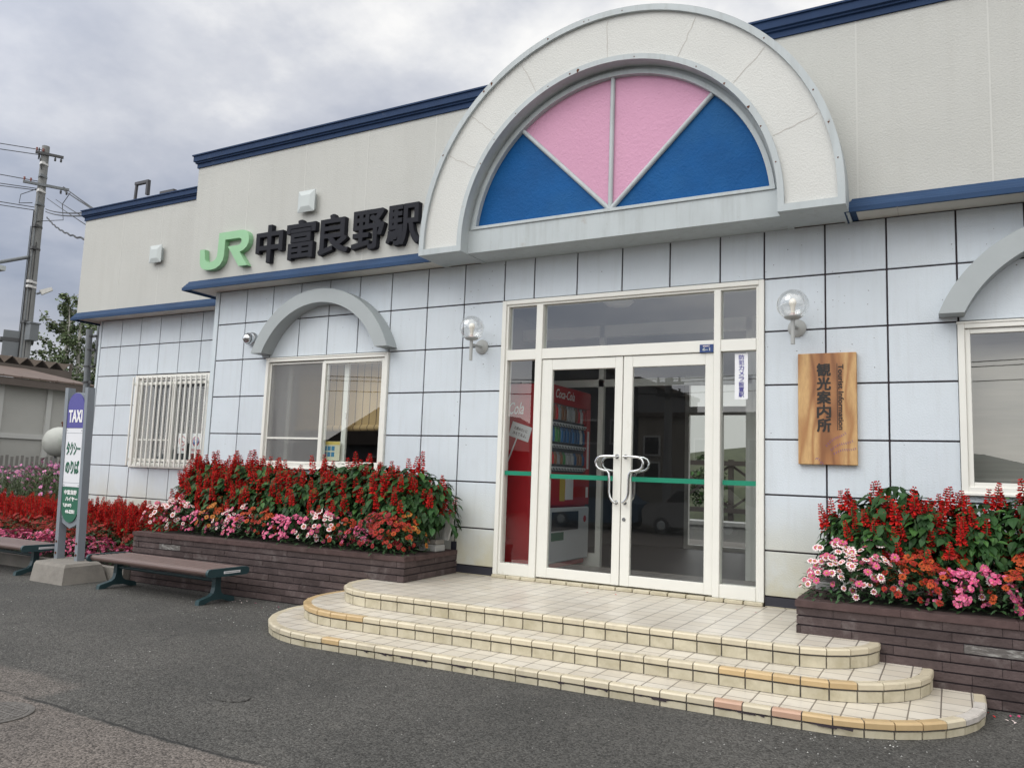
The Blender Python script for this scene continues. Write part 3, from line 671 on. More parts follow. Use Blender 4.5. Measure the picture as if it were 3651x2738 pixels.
# --- window arches
def window_arch(xc):
    z0, zc, R1, R0, y0 = 2.535, 2.17, 1.045, 0.892, -0.175
    a1 = math.asin((z0 - zc) / R1); a0 = math.asin((z0 - zc) / R0); n = 40
    o = [(xc + R1 * math.cos(math.pi - a1 - (math.pi - 2 * a1) * i / n), zc + R1 * math.sin(math.pi - a1 - (math.pi - 2 * a1) * i / n)) for i in range(n + 1)]
    i_ = [(xc + R0 * math.cos(math.pi - a0 - (math.pi - 2 * a0) * i / n), zc + R0 * math.sin(math.pi - a0 - (math.pi - 2 * a0) * i / n)) for i in range(n + 1)]
    m = n + 1; mb = MB(); V = [(x, y0, z) for x, z in o] + [(x, y0, z) for x, z in i_] + [(x, -0.002, z) for x, z in o] + [(x, -0.002, z) for x, z in i_]; F = []
    for k in range(n): F += [(k, k + 1, m + k + 1, m + k), (2 * m + k, 3 * m + k, 3 * m + k + 1, 2 * m + k + 1), (k, 2 * m + k, 2 * m + k + 1, k + 1), (m + k, m + k + 1, 3 * m + k + 1, 3 * m + k)]
    F += [(0, m, 3 * m, 2 * m), (n, m + n, 3 * m + n, 2 * m + n)]
    mb.add(V, F); o_ = mb.build('window_arch', 'arch_grey', ST, smooth=True)
    st = MB(); rr = random.Random(int(xc * 10)); return
    for k in range(16):   # mossy dirt along the outer edge
        a = R(rr.uniform(25, 80)); w = rr.uniform(.002, .006); cx, cz = xc + (R1 + .002) * math.cos(a), zc + (R1 + .002) * math.sin(a)
        st.box(cx - w, cx + w, -rr.uniform(.008, .03), -0.004, cz - .001, cz + .003)
    st.build('moss_edge', 'dark_base', o_)
window_arch(-4.725); window_arch(2.236)

# --- windows
def bars(mb, x0, x1, z0, z1, w, y0, y1, c=.003):
    """rectangular frame ring"""
    mb.box(x0, x0 + w, y0, y1, z0, z1, c=c); mb.box(x1 - w, x1, y0, y1, z0, z1, c=c)
    mb.box(x0 + w, x1 - w, y0 + .001, y1, z1 - w, z1 - .0005, c=c); mb.box(x0 + w, x1 - w, y0 + .001, y1, z0 + .0005, z0 + w, c=c)
def pane(x0, x1, z0, z1, y, parent, m='pane'):
    mb = MB(); mb.add([(x0, y, z0), (x1, y, z0), (x1, y, z1), (x0, y, z1)], [(0, 1, 2, 3)]); return mb.build('pane', m, parent, recalc=False)
# left window
f = MB(); bars(f, -5.60, -3.838, 1.252, 2.488, .042, -.03, .10); f.box(-5.61, -3.83, -.045, .0, 1.235, 1.256, c=.003); f.box(-5.606, -3.832, -.036, .01, 2.478, 2.494, c=.003)
w = f.build('window', 'cream_frame', ST)
f = MB(); bars(f, -4.74, -3.885, 1.295, 2.44, .038, -.012, .02); f.build('sash', 'cream_frame', w); pane(-4.705, -3.92, 1.33, 2.405, .006, w, 'pane_side')
f = MB(); bars(f, -5.555, -4.69, 1.295, 2.44, .03, .022, .05); f.build('sash', 'cream_frame', w); pane(-5.53, -4.72, 1.32, 2.415, .04, w, 'pane_side')
f = MB(); bars(f, -5.557, -4.742, 1.297, 2.438, .022, .0, .018); f.box(-5.535, -4.764, .0, .018, 1.568, 1.588); f.build('screen_frame', 'cream_frame', w)
f = MB(); f.add([(-5.535, .009, 1.32), (-4.764, .009, 1.32), (-4.764, .009, 2.417), (-5.535, .009, 2.417)], [(0, 1, 2, 3)]); f.build('insect_screen', 'insect_screen', w, recalc=False)
f = MB(); f.box(-4.535, -4.47, .11, .14, 1.3, 2.44, c=.003); f.box(-5.37, -5.315, .11, .14, 1.3, 2.44, c=.003); f.box(-5.56, -3.88, .10, .15, 2.41, 2.45); f.build('inner_sash', 'cream_frame', w)
f = MB(); f.box(-4.482, -4.472, .10, .11, 1.80, 1.87, c=.002); f.build('latch', 'chrome', w)
b = MB(); b.box(-5.56, -3.88, .22, .226, 1.70, 2.46); b.tube([(-5.56, .225, 1.69), (-3.88, .225, 1.72)], .035, 12); b.build('bamboo_blind', 'bamboo', w)
b = MB(); b.box(-5.565, -5.30, .17, .19, 1.28, 2.46); b.build('curtain', 'curtain', w)
# right window
f = MB(); bars(f, 1.375, 3.10, 1.252, 2.488, .045, -.03, .10); f.box(1.365, 3.11, -.045, .0, 1.235, 1.256, c=.003); f.box(1.369, 3.106, -.036, .01, 2.478, 2.494, c=.003)
w = f.build('window', 'cream_frame', ST)
f = MB(); bars(f, 1.42, 2.27, 1.295, 2.44, .035, -.012, .02); f.build('sash', 'cream_frame', w); pane(1.455, 2.236, 1.33, 2.405, .006, w, 'pane_side')
f = MB(); bars(f, 2.22, 3.055, 1.295, 2.44, .035, .022, .05); f.build('sash', 'cream_frame', w); pane(2.25, 3.02, 1.33, 2.405, .04, w)
b = MB(); b.box(1.43, 3.05, .22, .226, 1.36, 2.46); b.tube([(1.43, .225, 1.34), (3.05, .225, 1.34)], .03, 12); b.build('woven_blind', 'lace', w)
# wing window with its grille
f = MB(); bars(f, -9.015, -7.46, 1.17, 2.485, .045, .75, .88); w = f.build('window', 'cream_frame', ST)
f = MB(); bars(f, -8.97, -8.16, 1.215, 2.44, .03, .79, .82); f.box(-8.94, -8.19, .79, .82, 1.555, 1.575); f.build('sash', 'cream_frame', w)
f = MB(); bars(f, -8.22, -7.505, 1.215, 2.44, .035, .765, .79); f.build('sash', 'cream_frame', w)
pane(-8.94, -8.19, 1.24, 2.41, .81, w); pane(-8.19, -7.54, 1.25, 2.405, .778, w)
f = MB()
for k in range(44): f.box(-8.17, -7.51, .86, .872, 1.22 + k * .028, 1.240 + k * .028)
f.box(-8.96, -8.18, .862, .870, 1.20, 2.46)  # added flat dark panel, no slats: stands in for the dim inside here
f.build('blind_and_dark_panel', 'blind_panel_dark', w)
gr = MB()
n = 17
for k in range(n):
    x = -8.855 + k * (1.605 / (n - 1)); gr.box(x - .0105, x + .0105, .60, .622, 1.19, 2.437, c=.003)
for z in (1.278, 2.345): gr.box(-8.875, -7.235, .629, .655, z - .02, z + .02, c=.003)
for x in (-8.75, -7.35):
    for z in (1.278, 2.345): gr.box(x - .012, x + .012, .655, .778, z - .012, z + .012)
gr.build('window_grille', 'cream_frame', w)

# --- entrance front
EF = MB()
EF.box(-2.478, -2.434, -.022, .10, .335, 2.936, c=.003); EF.box(-.046, -.003, -.022, .10, .335, 2.936, c=.003); EF.box(-2.434, -.046, -.021, .10, 2.896, 2.936, c=.003)
EF.box(-2.434, -2.412, -.004, .09, .335, 2.896, c=.002); EF.box(-.068, -.046, -.004, .09, .335, 2.896, c=.002)
EF.box(-2.412, -.068, -.004, .09, 2.876, 2.896, c=.002)
EF.box(-2.104, -2.036, -.016, .088, .335, 2.876, c=.003); EF.box(-.415, -.358, -.016, .088, .335, 2.876, c=.003)
EF.box(-2.036, -.415, -.012, .087, 2.353, 2.452, c=.003)
for a, b in ((-2.412, -2.104), (-.358, -.068)):
    EF.box(a, b, -.010, .086, 2.353, 2.452, c=.003); EF.box(a, b, -.010, .086, .335, .442, c=.003)
ef = EF.build('entrance_frame', 'cream_frame', ST)
pane(-2.412, -2.104, 2.452, 2.876, .03, ef); pane(-2.036, -.415, 2.452, 2.876, .03, ef); pane(-.358, -.068, 2.452, 2.876, .03, ef)
pane(-2.412, -2.104, .442, 2.353, .03, ef); pane(-.358, -.068, .442, 2.353, .03, ef)
s = MB(); s.box(-2.41, -2.106, .024, .029, 1.258, 1.298); s.build('green_strip', 'green_band', ef)
s = MB(); s.box(-.345, -.07, .024, .029, 1.243, 1.283); s.build('green_strip', 'green_band', ef)
def leaf(x0, x1, wl, wr, hs, name='door'):
    d = MB(); d.box(x0, x0 + wl, .0, .045, .346, 2.347, c=.003); d.box(x1 - wr, x1, .0, .045, .346, 2.347, c=.003)
    d.box(x0 + wl, x1 - wr, .001, .044, 2.247, 2.346, c=.003); d.box(x0 + wl, x1 - wr, .001, .044, .347, .437, c=.003)
    o = d.build(name, 'cream_frame', ST)
    pane(x0 + wl, x1 - wr, .437, 2.247, .022, o)
    s = MB(); s.box(x0 + wl + .002, x1 - wr - .002, .016, .021, 1.242, 1.283); s.build('green_strip', 'green_band', o)
    hx = x1 if hs < 0 else x0      # meeting edge
    for yo in (-.055, .10):
        def P(dx, z, y=None): return Vector((hx + hs * dx, yo if y is None else y, z))
        k = .015
        pts = [P(.034, 1.456, .0 if yo < 0 else .045), P(.036, 1.456), P(.10 + k, 1.456), P(.155 + k, 1.452), P(.185 + k, 1.437), P(.200 + k, 1.408), P(.196 + k, 1.372), P(.172 + k, 1.345), P(.135 + k, 1.334), P(.098 + k * .6, 1.328), P(.085 + k * .4, 1.305), P(.082 + k * .3, 1.26), P(.082 + k * .2, 1.14), P(.072 + k * .2, 1.10), P(.052, 1.066), P(.037, 1.058), P(.034, 1.056, .0 if yo < 0 else .045)]
        h = MB(); h.tube(pts, .0115, 12); h.lathe([(.02, -.004), (.02, .004)], (hx + hs * .036, .0 if yo < 0 else .047, 1.456), 16, axis='y'); h.lathe([(.018, -.004), (.018, .004)], (hx + hs * .036, .0 if yo < 0 else .047, 1.056), 16, axis='y')
        h.build('handle', 'chrome', o, smooth=True)
    return o
dl = leaf(-2.034, -1.229, .108, .072, -1); dr = leaf(-1.221, -.417, .085, .072, 1)
s = MB(); s.lathe([(.016, -.006), (.016, .0), (.008, .0), (.008, -.008)], (-1.19, .0, .912), 20, axis='y'); s.build('lock', 'steel_dull', dr, smooth=True)
# inner vestibule partition and the doors on the platform side
ip = MB()
for x in (-2.045, -.46): ip.box(x, x + .06, 1.40, 1.46, .325, 2.93)
ip.box(-.40, -.34, 1.405, 1.45, .325, 2.93); ip.box(-3.0, .06, 1.40, 1.46, 2.80, 2.93); ip.box(-3.0, .06, 1.40, 1.46, 2.25, 2.33); ip.box(-.34, .06, 1.40, 1.46, .325, .46); ip.box(-3.0, -2.045, 1.40, 1.46, .325, .46)
ip.build('inner_partition', 'cream_frame', ST)
bd = MB(); bars(bd, -2.0, -1.08, .32, 2.78, .06, 4.50, 4.58); bd.box(-1.60, -1.46, 4.51, 4.57, .33, 2.26); bd.box(-1.94, -1.14, 4.51, 4.57, 2.2, 2.32); bd.build('platform_door', 'cream_frame', ST)
cl = MB(); cl.lathe([(.14, .0), (.16, -.03), (.12, -.07), (.01, -.085)], (-1.6, .8, 3.07), 24); cl.build('ceiling_lamp', 'bulb', ST, smooth=True)

# --- dark brackets standing on the wing roof behind its parapet
hb = MB(); hb.tube([(-9.90, 1.06, 4.70), (-9.85, 1.06, 5.61)], .024, 4); hb.box(-9.875, -9.55, 1.035, 1.085, 5.58, 5.625); hb.box(-9.595, -9.55, 1.0345, 1.0855, 5.385, 5.58)
tag(hb.build('roof_bracket', 'black_roofbar'), 'tall black hook shaped bracket rising above the left wing roof edge', 'bracket')
hb = MB(); hb.box(-9.24, -8.92, 1.03, 1.09, 5.33, 5.38); hb.box(-9.24, -9.17, 1.03, 1.09, 4.70, 5.33); hb.box(-8.98, -8.92, 1.0295, 1.0905, 4.7, 5.33)
tag(hb.build('roof_bracket', 'black_roofbar'), 'low black bracket barely showing above the left wing roof edge', 'bracket')

# ------------------------------------------------------------------ entrance steps
SP = thing('entrance_steps', (-1.2, -1.5, 0), 'three curved cream tiled steps in front of the station entrance doors', 'steps')
def outline(xl, xr, yf_l, yf_r, r, yb=-0.75, n=22):
    """front outline from the left back round to the right back; polyline (x, y)"""
    P = [(xl, yb)]
    fy = lambda x: yf_l + (yf_r - yf_l) * (x - xl) / (xr - xl)
    rl, rr_ = r; cxl, cxr = xl + rl, xr - rr_
    for i in range(n + 1):
        a = math.pi + (math.pi / 2) * i / n; yc = fy(cxl) + rl; P.append((cxl + rl * math.cos(a), yc + rl * math.sin(a)))
    for i in range(n + 1):
        a = 1.5 * math.pi + (math.pi / 2) * i / n; yc = fy(cxr) + rr_; P.append((cxr + rr_ * math.cos(a), yc + rr_ * math.sin(a)))
    P.append((xr, yb)); return P
def resample(P, d):
    out = [Vector(P[0])]; acc = 0.0; Ls = [0]
    for a, b in zip(P[:-1], P[1:]): Ls.append(Ls[-1] + (Vector(b) - Vector(a)).length)
    tot = Ls[-1]; n = max(2, round(tot / d)); res = []; j = 0
    for i in range(n + 1):
        s = tot * i / n
        while j < len(Ls) - 2 and Ls[j + 1] < s: j += 1
        t = (s - Ls[j]) / max(1e-9, Ls[j + 1] - Ls[j]); res.append(Vector(P[j]).lerp(Vector(P[j + 1]), t))
    return res
def step(xl, xr, yl, yr, r, ztop, zbot, tint, seed):
    rr = random.Random(seed)
    P = outline(xl, xr, yl, yr, r)
    # tread slab
    ins = resample(P, .05); pts = []
    for i, p in enumerate(ins):
        t = (ins[min(i + 1, len(ins) - 1)] - ins[max(i - 1, 0)]).normalized(); nrm = Vector((t.y, -t.x)); pts.append((p, nrm))
    inner = [(p - nrm * .062) for p, nrm in pts]
    mb = MB(); mb.prism_xy([(p.x, p.y) for p in inner] + [(xr - .062, -.004), (xl + .062, -.004)], 0.0, ztop - .001)
    tr = mb.build('tread', 'tread_tile', SP)
    gb = MB(); gi = [(p - nrm * .015) for p, nrm in pts]; gb.prism_xy([(p.x, p.y) for p in gi] + [(xr - .015, -.005), (xl + .015, -.005)], 0.0, ztop - .0045)
    gb.build('grout_bed', 'grout', tr)
    # nosing and riser tiles along the edge
    T = resample(P, .152); nm = MB(); rm = MB(); gap = .0035
    for i in range(len(T) - 1):
        a, b = T[i], T[i + 1]; t = (b - a).normalized(); nrm = Vector((t.y, -t.x))
        def nn(k):
            tt = (T[min(k + 1, len(T) - 1)] - T[max(k - 1, 0)]).normalized(); return Vector((tt.y, -tt.x))
        na, nb = nn(i), nn(i + 1)
        a2, b2 = a + t * gap, b - t * gap
        mi = tint((a + b) / 2, i, rr)
        dz = rr.uniform(-.0012, .0012); do = rr.uniform(-.0015, .0015)
        prof = [(-.060, ztop + dz - .002), (-.012, ztop + dz), (-.003, ztop + dz - .003), (.003 + do, ztop + dz - .010), (.003 + do, ztop - .036), (-.060, ztop - .036)]
        V = []
        for q, nq in ((a2, na), (b2, nb)):
            for o, z in prof: V.append((q.x + nq.x * o, q.y + nq.y * o, z))
        m = len(prof); F = [tuple(range(m - 1, -1, -1)), tuple(range(m, 2 * m))] + [(k, (k + 1) % m, m + (k + 1) % m, m + k) for k in range(m)]
        nm.add(V, F, mi)
        z1, z0 = ztop - .048, zbot + .002
        if z1 - z0 > .01:
            do = rr.uniform(-.001, .001); V = []
            for q, nq in ((a2 + t * .001, na), (b2 - t * .001, nb)):
                for o, z in ((-.03, z0), (-.005 + do, z0), (-.004 + do, z1), (-.03, z1)): V.append((q.x + nq.x * o, q.y + nq.y * o, z))
            rm.add(V, [(3, 2, 1, 0), (4, 5, 6, 7), (0, 1, 5, 4), (1, 2, 6, 5), (2, 3, 7, 6), (3, 0, 4, 7)])
    nm.build('nosing', ['nosing_cream', 'nosing_orange', 'nosing_salmon', 'concrete_patch'], SP)
    rm.build('riser', 'riser_tile', SP)
t1_ = lambda p, i, r: 0
t2_ = lambda p, i, r: 1 if (p.x < -2.45 or (.15 < p.x < .78 and p.y < -1.5)) else 0
def t3_(p, i, r):
    if .18 < p.x < .32 or .46 < p.x < .62: return 2
    if .62 < p.x < 1.28 and p.y < -1.6: return 1
    if -2.62 < p.x < -2.46: return 1
    if p.x > 1.33 and p.y < -1.25: return 3
    return 0
step(-3.62, 1.455, -2.250, -2.03, (.90, .84), .083, -.02, t3_, 3)
step(-3.45, 1.19, -1.925, -1.725, (.70, .68), .190, .083, t2_, 2)
step(-3.235, .90, -1.570, -1.465, (.53, .49), .305, .190, t1_, 1)
gp = MB(); rr = random.Random(21)
for k in range(26):     # mortar lost under the lowest nosing
    x = rr.uniform(-2.3, .75); wd = rr.uniform(.03, .13); yy = -2.250 + .220 * (x + 3.62) / 5.075
    gp.add([(x, yy - .0012, .047), (x + wd, yy - .0012 + .0433 * wd, .047), (x + wd * rr.uniform(.7, 1), yy - .0012 + .0433 * wd, .047 - rr.uniform(.006, .02)), (x + wd * rr.uniform(0, .3), yy - .0012, .047 - rr.uniform(.004, .016))], [(0, 1, 2, 3)])
gp.build('mortar_crack', 'joint', SP, recalc=False)
# threshold tiles under the doors and the skirting
th = MB(); x = -2.478
while x < -.02: th.box(x + .0035, min(x + .152, -.003) - .0035, -.045, .098, .3055, .334, c=.004); x += .1547
for a, b in ((-2.90, -2.482), (.002, .40)):
    x = a
    while x < b - .03: th.box(x + .003, min(x + .152, b) - .003, -.004, .01, .306, .312 + .0); th.box(x + .003, min(x + .152, b) - .003, -.005, .011, .3056, .3115); x += .152
th.build('threshold', 'riser_tile', SP)

# ------------------------------------------------------------------ planters
def planter(label, x0, x1, yf0, yf1, left_face, right_face, ztop, seed, bare):
    """block wall of eight grooved courses with a cap; front from (x0,yf0) to (x1,yf1)"""
    t = thing('flower_planter', ((x0 + x1) / 2, -.5, 0), label, 'planter')
    rr = random.Random(seed); L_ = Vector((x1 - x0, yf1 - yf0)).length; ux = Vector((x1 - x0, yf1 - yf0)).normalized(); nx = Vector((ux.y, -ux.x))
    H = ztop - .042; nC = 8; h = H / nC
    bl = MB(); bare_mb = MB(); core = MB()
    def wallrun(p0, u, n_, length, mb_):
        for c in range(nC):
            x = -rr.uniform(0, .3)
            while x < length:
                w = .31; a, b = max(x, 0), min(x + w, length)
                if b - a > .02:
                    dd = rr.uniform(-.0028, .0028); g = .0014
                    V = []
                    for s_, o, z in ((a + g, 0, c * h), (b - g, 0, c * h), (b - g, -.07, c * h), (a + g, -.07, c * h)):
                        for zz in (c * h + .0095, (c + 1) * h - .0005):
                            q = p0 + u * s_ + n_ * (o + (dd if o == 0 else 0)); V.append((q.x, q.y, zz))
                    isb = bare and any(abs((p0 + u * ((a + b) / 2)).x - bx) < .16 and c == bc for bx, bc in bare) and n_ is nx
                    (bare_mb if isb else mb_).add(V, [(0, 2, 3, 1), (2, 4, 5, 3), (4, 6, 7, 5), (6, 0, 1, 7), (1, 3, 5, 7), (0, 6, 4, 2)])
                x += w
    wallrun(Vector((x0, yf0)), ux, nx, L_, bl)
    if right_face: wallrun(Vector((x1, yf1)), Vector((-.06, -yf1)).normalized(), Vector((1, .06)).normalized(), -yf1 - .004, bl)
    if left_face: wallrun(Vector((x0, -.004)), Vector((0, -1)), Vector((-1, 0)), -yf0 - .008, bl)
    bl.build('block_wall', 'planter_block', t)
    if bare_mb.v: bare_mb.build('block_wall', 'block_bare', t, label='bare grey spalled blocks')
    P = lambda s_, o: Vector((x0, yf0)) + ux * s_ + nx * o
    core.prism_xy([tuple(P(.012, -.012)), tuple(P(L_ - .012, -.012)), (x1 - .075, -.005), (x0 + .012, -.005)], 0, ztop - .045); core.build('wall_bed', 'joint', t)
    cap = MB(); s_ = 0
    while s_ < L_ - .01:
        e = min(s_ + .62, L_ + .006); a, b, c_, d = P(s_ + .001 if s_ else -.006, .012), P(e - .001, .012), P(e - .001, -.15), P(s_ + .001 if s_ else -.006, -.15)
        cap.prism_xy([tuple(a), tuple(b), tuple(c_), tuple(d)], ztop - .040, ztop); s_ += .62
    if right_face: cap.prism_xy([(x1 + .012, yf1 + .152), (x1 - .055, -.005), (x1 - .21, -.005), (x1 - .15, yf1 + .152)], ztop - .040, ztop - .0008)
    if left_face: cap.prism_xy([(x0 - .012, yf0 + .152), (x0 + .15, yf0 + .152), (x0 + .15, -.005), (x0 - .012, -.005)], ztop - .040, ztop - .0008)
    cap.build('cap', 'planter_cap', t)
    so_ = MB(); so_.prism_xy([tuple(P(.14, -.14)), tuple(P(L_ - .14, -.14)), (x1 - .2, -.02), (x0 + .14, -.02)], ztop - .10, ztop - .004); so_.build('soil', 'soil', t)
    return t
planter('long dark brown brick planter left of the entrance steps, behind the nearer bench', -6.28, -2.83, -1.05, -.93, False, True, .522, 4, [(-5.85, 6)])
planter('dark brown brick planter right of the entrance steps, cut off by the picture edge', .397, 3.9, -.99, -1.0, True, False, .515, 7, [(1.60, 5), (1.75, 5)])
# blocks and board left on the planters
def loose(name, label, cat, x0, x1, y0, y1, z0, z1, m, group=None):
    b = MB(); b.box(x0, x1, y0, y1, z0, z1, c=.006); return tag(b.build(name, m), label, cat, group)
loose('concrete_block', 'pale grey concrete block, lower of two on the right end of the left planter', 'block', -3.10, -2.90, -.36, -.20, .523, .585, 'concrete_pale')
loose('concrete_block', 'brownish grey block, upper of two on the right end of the left planter', 'block', -3.06, -2.91, -.34, -.20, .586, .630, 'concrete')
loose('concrete_block', 'pale grey block, lower of two at the left corner of the right planter', 'block', .43, .60, -.36, -.2, .516, .575, 'concrete_pale')
loose('concrete_block', 'dark grey block, upper of two at the left corner of the right planter', 'block', .44, .58, -.35, -.2, .576, .62, 'block_bare')
b = MB(); b.prism_xz([(-2.945, .62), (-2.885, .62), (-2.82, .89), (-2.90, .89)], -.185, -.16); tag(b.build('leaning_board', 'concrete_pale'), 'thin pale grey board leaning on the blocks at the right end of the left planter', 'board')

# ------------------------------------------------------------------ flowers
def leaf_faces(mb, base, d, up, L, Wd, mi, fold=.25, droop=.25):
    """pointed oval leaf, folded along its midrib and bent downwards"""
    d = d.normalized(); s = d.cross(up)
    if s.length < 1e-4: s = d.orthogonal()
    s.normalize(); n = s.cross(d).normalized()
    def Q(t, w): return base + d * (L * t) + s * (Wd * w) + n * (abs(w) * Wd * fold - droop * L * t * t)
    mb.add([Q(0, 0), Q(.22, .40), Q(.5, .46), Q(.8, .22), Q(1, 0), Q(.5, 0), Q(.8, -.22), Q(.5, -.46), Q(.22, -.40)],
           [(0, 1, 2, 5), (2, 3, 4, 5), (0, 5, 7, 8), (5, 4, 6, 7)], mi)
def floret(mb, p, d, L, w, mi):
    d = d.normalized(); s = d.orthogonal().normalized(); t = d.cross(s)
    mb.add([p, p + d * L * .75 + s * w, p + d * L, p + d * L * .75 - s * w], [(0, 1, 2, 3)], mi)
    mb.add([p, p + d * L * .7 + t * w, p + d * L * 1.05 - s * w * .3, p + d * L * .7 - t * w], [(0, 1, 2, 3)], mi)
def spike(mb, p, ax, L, rr, mi, thick=1.0, openness=1.0):
    ax = ax.normalized(); u = ax.orthogonal().normalized(); v = ax.cross(u)
    mb.tube([p - ax * .05, p + ax * L], .0022, 4, 2, cap=False)
    n = max(4, int(L / .0135))
    for i in range(n):
        t = i / (n - 1); k = 5 if t < .75 else 4
        for j in range(k):
            a = 2 * math.pi * (j + .5 * (i % 2)) / k + rr.uniform(-.3, .3)
            r = (u * math.cos(a) + v * math.sin(a))
            tilt = -.35 + .9 * t + rr.uniform(-.25, .25)
            floret(mb, p + ax * (L * t), r + ax * tilt, (.040 * (1 - .66 * t) + .005) * thick * openness, .0115 * (1 - .5 * t) * thick, mi if rr.random() < .8 else 1)
def salvia(seed, rx, ry, h, nl, ns, sl, light=.3, lsize=.085, front_bias=.0, zs=(.55, 1.0)):
    rr = random.Random(seed); fo = MB(); fl_ = MB()
    for i in range(nl):
        a = rr.uniform(0, 2 * math.pi); u = rr.random() ** .7; k = rr.uniform(.72, 1.0)
        el = R(5 + 80 * u * rr.uniform(.6, 1.0)) if rr.random() < .75 else R(rr.uniform(-10, 20))
        p = Vector((rx * k * math.cos(a) * math.cos(el), ry * k * math.sin(a) * math.cos(el), h * (.34 + .62 * math.sin(el) * k)))
        out = Vector((math.cos(a), math.sin(a), 0)); d = out * rr.uniform(.35, 1.0) + Vector((rr.uniform(-.45, .45), rr.uniform(-.45, .45), -rr.uniform(.25, 1.15) + .45 * math.sin(el)))
        L = lsize * rr.uniform(.7, 1.15)
        leaf_faces(fo, p, d, Vector((0, 0, 1)) + out * .5, L, L * .62, 1 if rr.random() < light else 0, fold=rr.uniform(.1, .35), droop=rr.uniform(.1, .4))
    for i in range(9):
        a = rr.uniform(0, 6.28); fo.tube([(0, 0, 0), (rx * .35 * math.cos(a), ry * .35 * math.sin(a), h * .5), (rx * .6 * math.cos(a), ry * .6 * math.sin(a), h * .85)], .004, 4, 2, cap=False)
    for i in range(ns):
        a = rr.uniform(0, 2 * math.pi) if rr.random() > front_bias else rr.uniform(math.pi * 1.1, math.pi * 1.9)
        q = rr.uniform(.15, 1.0); zz = h * rr.uniform(*zs) * (1.0 - .28 * q * q)
        p = Vector((rx * q * math.cos(a) * 1.02, ry * q * math.sin(a) * 1.02, zz)); ax = Vector((math.cos(a) * .25 * q + rr.uniform(-.1, .1), math.sin(a) * .25 * q + rr.uniform(-.1, .1), 1))
        spike(fl_, p, ax, sl * rr.uniform(.65, 1.25), rr, 0)
    return fo, fl_
def daisy(mb, c, nrm, r, mp, mt, me, rr, n=10, dome=.25):
    nrm = nrm.normalized(); u = nrm.orthogonal().normalized(); v = nrm.cross(u); a0 = rr.uniform(0, 6.28)
    for k in range(n):
        a = a0 + 2 * math.pi * k / n + rr.uniform(-.08, .08); w = math.pi / n * 1.12; rl = r * rr.uniform(.88, 1.05)
        def Q(q, da, hh): return c + (u * math.cos(a + da) + v * math.sin(a + da)) * q + nrm * hh
        i0, i1 = Q(r * .18, -w * .8, 0), Q(r * .18, w * .8, 0); m0, m1 = Q(rl * .62, -w, r * dome * .6), Q(rl * .62, w, r * dome * .6)
        t0, t1 = Q(rl * .95, -w * .55, r * dome * .25), Q(rl * .95, w * .55, r * dome * .25)
        mb.add([i0, i1, m1, m0], [(0, 1, 2, 3)], mp); mb.add([m0, m1, t1, Q(rl * 1.02, 0, r * dome * .2), t0], [(0, 1, 2, 3, 4)], mt)
    P = [c + nrm * r * .34] + [c + (u * math.cos(2 * math.pi * k / 7) + v * math.sin(2 * math.pi * k / 7)) * r * .27 + nrm * r * .16 for k in range(7)]
    mb.add(P, [(0, 1 + k, 1 + (k + 1) % 7) for k in range(7)], me)
